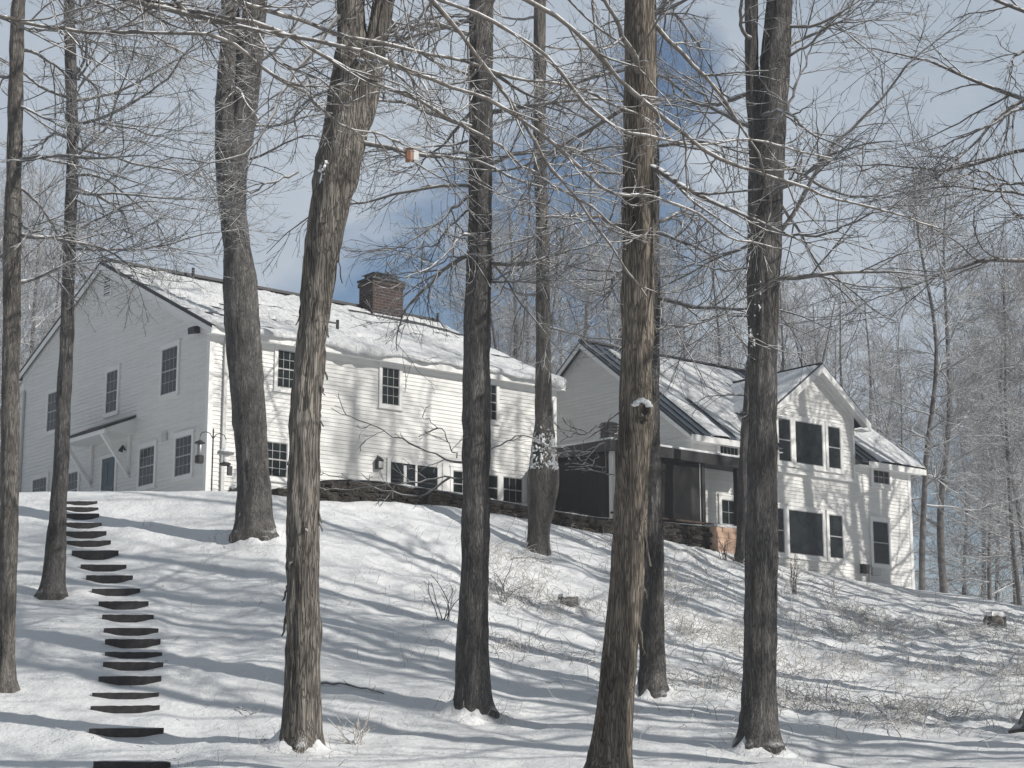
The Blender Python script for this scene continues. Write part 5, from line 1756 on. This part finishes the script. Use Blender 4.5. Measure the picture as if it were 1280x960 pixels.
# sticks and small brush that can be told apart
def stick(pts, rr, label, name='fallen_branch', cat='branch', lift=0.03, twigs=4, mat='twig', seed=1):
    q = RS(seed)
    G = hit_ground([p[0] for p in pts], [p[1] for p in pts], ground)
    G[:, 2] += lift
    C = resample(G, 12)
    C[1:-1, 2] += q.uniform(0, 0.05, 10)
    B = C[0].copy()
    Ls = Lines()
    R = np.linspace(rr, rr * 0.4, 12)[None]
    Ls.add(C[None], R, 6)
    if twigs:
        T, RT = shoots(C[None], R, twigs, q, 0.2, 0.6, 6, 0.2, 0.5, 1.0, 0.15, 0.05, 0.6, 0.006)
        Ls.add(T, RT, 4)
    o = Ls.build(name, M[mat], None, B)
    o.location = tuple(B)
    return tag(o, label, cat)


stick([(398, 856), (425, 857), (452, 863), (480, 869)], 0.03, 'long dark fallen branch lying right of the shaggy trunk', seed=2, twigs=2)
stick([(296, 886), (312, 896), (330, 889)], 0.012, 'small bent twig lying in the snow left of the shaggy trunk', seed=3, twigs=3)
stick([(1080, 872), (1110, 900), (1128, 926)], 0.02, 'straight thin fallen branch on the lower right slope', seed=4, twigs=2)
stick([(280, 672), (300, 668), (310, 676)], 0.02, 'short dark fallen stick at the foot of the forked tree by the house', seed=5, twigs=2)
stick([(640, 700), (662, 698), (690, 704)], 0.03, 'dark log piece at the foot of the burled tree', seed=6, twigs=0)


def brush(px, py, n, hgt, label, seed, mat='twig', name='brush_shoot', spread=0.5):
    global r
    B = hit_ground(px, py, ground)[0]
    r_old, r = r, RS(seed)
    P = np.repeat(B[None], n, 0) + r.normal(0, 0.05, (n, 3)) * np.array([1, 1, 0])
    C, R = arcs(P, hgt * 0.6, hgt, 0.014, 9, spread, 0.12, 0.02)
    Ls = Lines(); Ls.add(C, R, 5)
    T, RT = shoots(C, R, 5, r, 0.15, 0.5, 5, 0.3, 0.4, 1.0, 0.15, 0.02, 0.6, 0.006)
    Ls.add(T, RT, 3)
    r = r_old
    o = Ls.build(name, M[mat], None, B)
    o.location = tuple(B)
    return tag(o, label, 'brush')


brush(556, 775, 6, 1.3, 'small bare brush growing left of the central trunk', 11)
brush(628, 752, 5, 1.1, 'snow dusted bare shoots right of the central trunk', 12, 'twig_snow')
brush(993, 742, 7, 1.5, 'tall dark dead stalks before the lower windows of the house wing', 13, 'weed_dark', 'dead_stalks', 0.12)
brush(905, 700, 6, 1.0, 'dark dead stalks beside the tan block pier', 14, 'weed_dark', 'dead_stalks', 0.2)
brush(1040, 748, 5, 0.8, 'bent dry stalks on the bank under the house wing', 15, 'weed', 'dead_stalks', 0.5)
brush(445, 930, 8, 0.6, 'low dry tuft just right of the shaggy trunk foot', 16, 'weed', 'dry_tuft', 0.8)

# ------------------------------------------------------------------ light
SUN_AZ = math.atan2(-0.47, 0.88)        # direction towards the sun in plan (x right, y away)
SUN_EL = rad(28)
S = Vector((math.cos(SUN_AZ) * math.cos(SUN_EL), math.sin(SUN_AZ) * math.cos(SUN_EL), math.sin(SUN_EL)))
sd = bpy.data.lights.new('sun', 'SUN')
sd.energy = 4.0
sd.angle = rad(0.53)
sd.color = (1.0, 0.955, 0.89)
so = bpy.data.objects.new('sun', sd)
COL.objects.link(so)
so.rotation_euler = S.to_track_quat('Z', 'Y').to_euler()

w = bpy.data.worlds.new('World')
scene.world = w
w.use_nodes = True
nt = w.node_tree
bg = nt.nodes['Background']
wo_ = nt.nodes['World Output']


def wn(t, **k):
    n = nt.nodes.new(t)
    for a, b in k.items(): setattr(n, a, b)
    return n


def wmath(op, a, b=None, c=None, clamp=False):
    n = wn('ShaderNodeMath', operation=op, use_clamp=clamp)
    for i, x in enumerate((a, b, c)):
        if x is None: continue
        if np.isscalar(x): n.inputs[i].default_value = x
        else: nt.links.new(x, n.inputs[i])
    return n.outputs[0]


sky = wn('ShaderNodeTexSky', sky_type='NISHITA', sun_disc=False)
sky.sun_elevation = SUN_EL
sky.sun_rotation = math.atan2(S.x, S.y)
sky.altitude = 300
sky.air_density = 1.0
sky.dust_density = 0.2
sky.ozone_density = 2.2
bg.inputs['Strength'].default_value = 0.085
nt.links.new(sky.outputs[0], bg.inputs['Color'])
tc = wn('ShaderNodeTexCoord')
mp = wn('ShaderNodeMapping')
mp.inputs['Scale'].default_value = (1, 1, 1.7)
nt.links.new(tc.outputs['Generated'], mp.inputs['Vector'])


def wnoise(scale, detail, dist=0.3, off=0.0):
    n = wn('ShaderNodeTexNoise')
    n.inputs['Scale'].default_value = scale; n.inputs['Detail'].default_value = detail; n.inputs['Roughness'].default_value = 0.55; n.inputs['Distortion'].default_value = dist
    m = wn('ShaderNodeVectorMath', operation='ADD'); m.inputs[1].default_value = (off, off * 0.7, -off)
    nt.links.new(mp.outputs[0], m.inputs[0]); nt.links.new(m.outputs[0], n.inputs['Vector'])
    return n.outputs['Fac']


gaps = None                              # openings in the cloud where blue shows through
for (px, py, size) in ((735, 325, 0.066), (838, 110, 0.030), (690, 260, 0.042), (1225, 655, 0.05), (1290, 640, 0.045),  (560, 390, 0.05), (470, 400, 0.04)):
    d = unit(ray(px, py)[None])[0]
    vm = wn('ShaderNodeVectorMath', operation='DISTANCE')
    vm.inputs[1].default_value = tuple(d)
    nrm = wn('ShaderNodeVectorMath', operation='NORMALIZE')
    nt.links.new(tc.outputs['Generated'], nrm.inputs[0]); nt.links.new(nrm.outputs[0], vm.inputs[0])
    g = wmath('MULTIPLY', wmath('SUBTRACT', 1.0, wmath('DIVIDE', vm.outputs['Value'], size * 1.7), clamp=True), 1.0)
    gaps = g if gaps is None else wmath('MAXIMUM', gaps, g)
n1 = wnoise(3.2, 6, 0.4)
n2 = wnoise(9.0, 5, 0.5, 3.3)
clear = wmath('ADD', wmath('MULTIPLY', gaps, 1.25), wmath('MULTIPLY', wmath('SUBTRACT', n2, 0.5), 1.5))
cr = wn('ShaderNodeValToRGB')
cr.color_ramp.elements[0].position = 0.20; cr.color_ramp.elements[1].position = 0.75
nt.links.new(clear, cr.inputs['Fac'])
cc = wn('ShaderNodeValToRGB')
cc.color_ramp.elements[0].position = 0.32; cc.color_ramp.elements[0].color = (0.335, 0.40, 0.485, 1)
cc.color_ramp.elements[1].position = 0.70; cc.color_ramp.elements[1].color = (0.53, 0.59, 0.66, 1)
nt.links.new(n1, cc.inputs['Fac'])
bg2 = wn('ShaderNodeBackground')
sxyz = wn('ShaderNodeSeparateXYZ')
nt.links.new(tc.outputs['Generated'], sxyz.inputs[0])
mr = wn('ShaderNodeMapRange', interpolation_type='SMOOTHSTEP')      # sky dimmed behind the viewer, added to cut fill on the shaded gable
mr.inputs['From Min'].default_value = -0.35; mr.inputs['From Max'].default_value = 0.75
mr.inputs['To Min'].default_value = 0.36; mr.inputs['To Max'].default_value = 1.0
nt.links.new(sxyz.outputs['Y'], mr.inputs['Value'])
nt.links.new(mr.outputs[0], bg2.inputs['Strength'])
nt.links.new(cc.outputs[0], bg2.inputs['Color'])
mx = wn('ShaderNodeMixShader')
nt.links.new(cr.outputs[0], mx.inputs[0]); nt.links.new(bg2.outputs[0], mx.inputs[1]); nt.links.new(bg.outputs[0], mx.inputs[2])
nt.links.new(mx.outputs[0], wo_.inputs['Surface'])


# ------------------------------------------------------------------ air
hm = bpy.data.materials.new('haze')
hm.use_nodes = True
ht_ = hm.node_tree
for nd in list(ht_.nodes):
    if nd.type == 'BSDF_PRINCIPLED': ht_.nodes.remove(nd)
pv = ht_.nodes.new('ShaderNodeVolumePrincipled')
pv.inputs['Color'].default_value = (0.93, 0.95, 1.0, 1)
pv.inputs['Density'].default_value = 0.0012
pv.inputs['Anisotropy'].default_value = 0.2
ht_.links.new(pv.outputs[0], ht_.nodes['Material Output'].inputs['Volume'])
hz = MB().box(-302, 302, -62, 342, -8, 42).build('haze', hm)
tag(hz, 'thin pale winter haze filling the air over the slope', 'haze', kind='stuff')
# ------------------------------------------------------------------ render
scene.render.engine = 'CYCLES'
scene.view_settings.view_transform = 'Standard'
scene.view_settings.look = 'None'
scene.view_settings.exposure = 0.12
scene.view_settings.gamma = 1.0
scene.view_settings.use_curve_mapping = False
scene.cycles.max_bounces = 6
scene.cycles.diffuse_bounces = 3
scene.cycles.glossy_bounces = 3
scene.cycles.transparent_max_bounces = 8
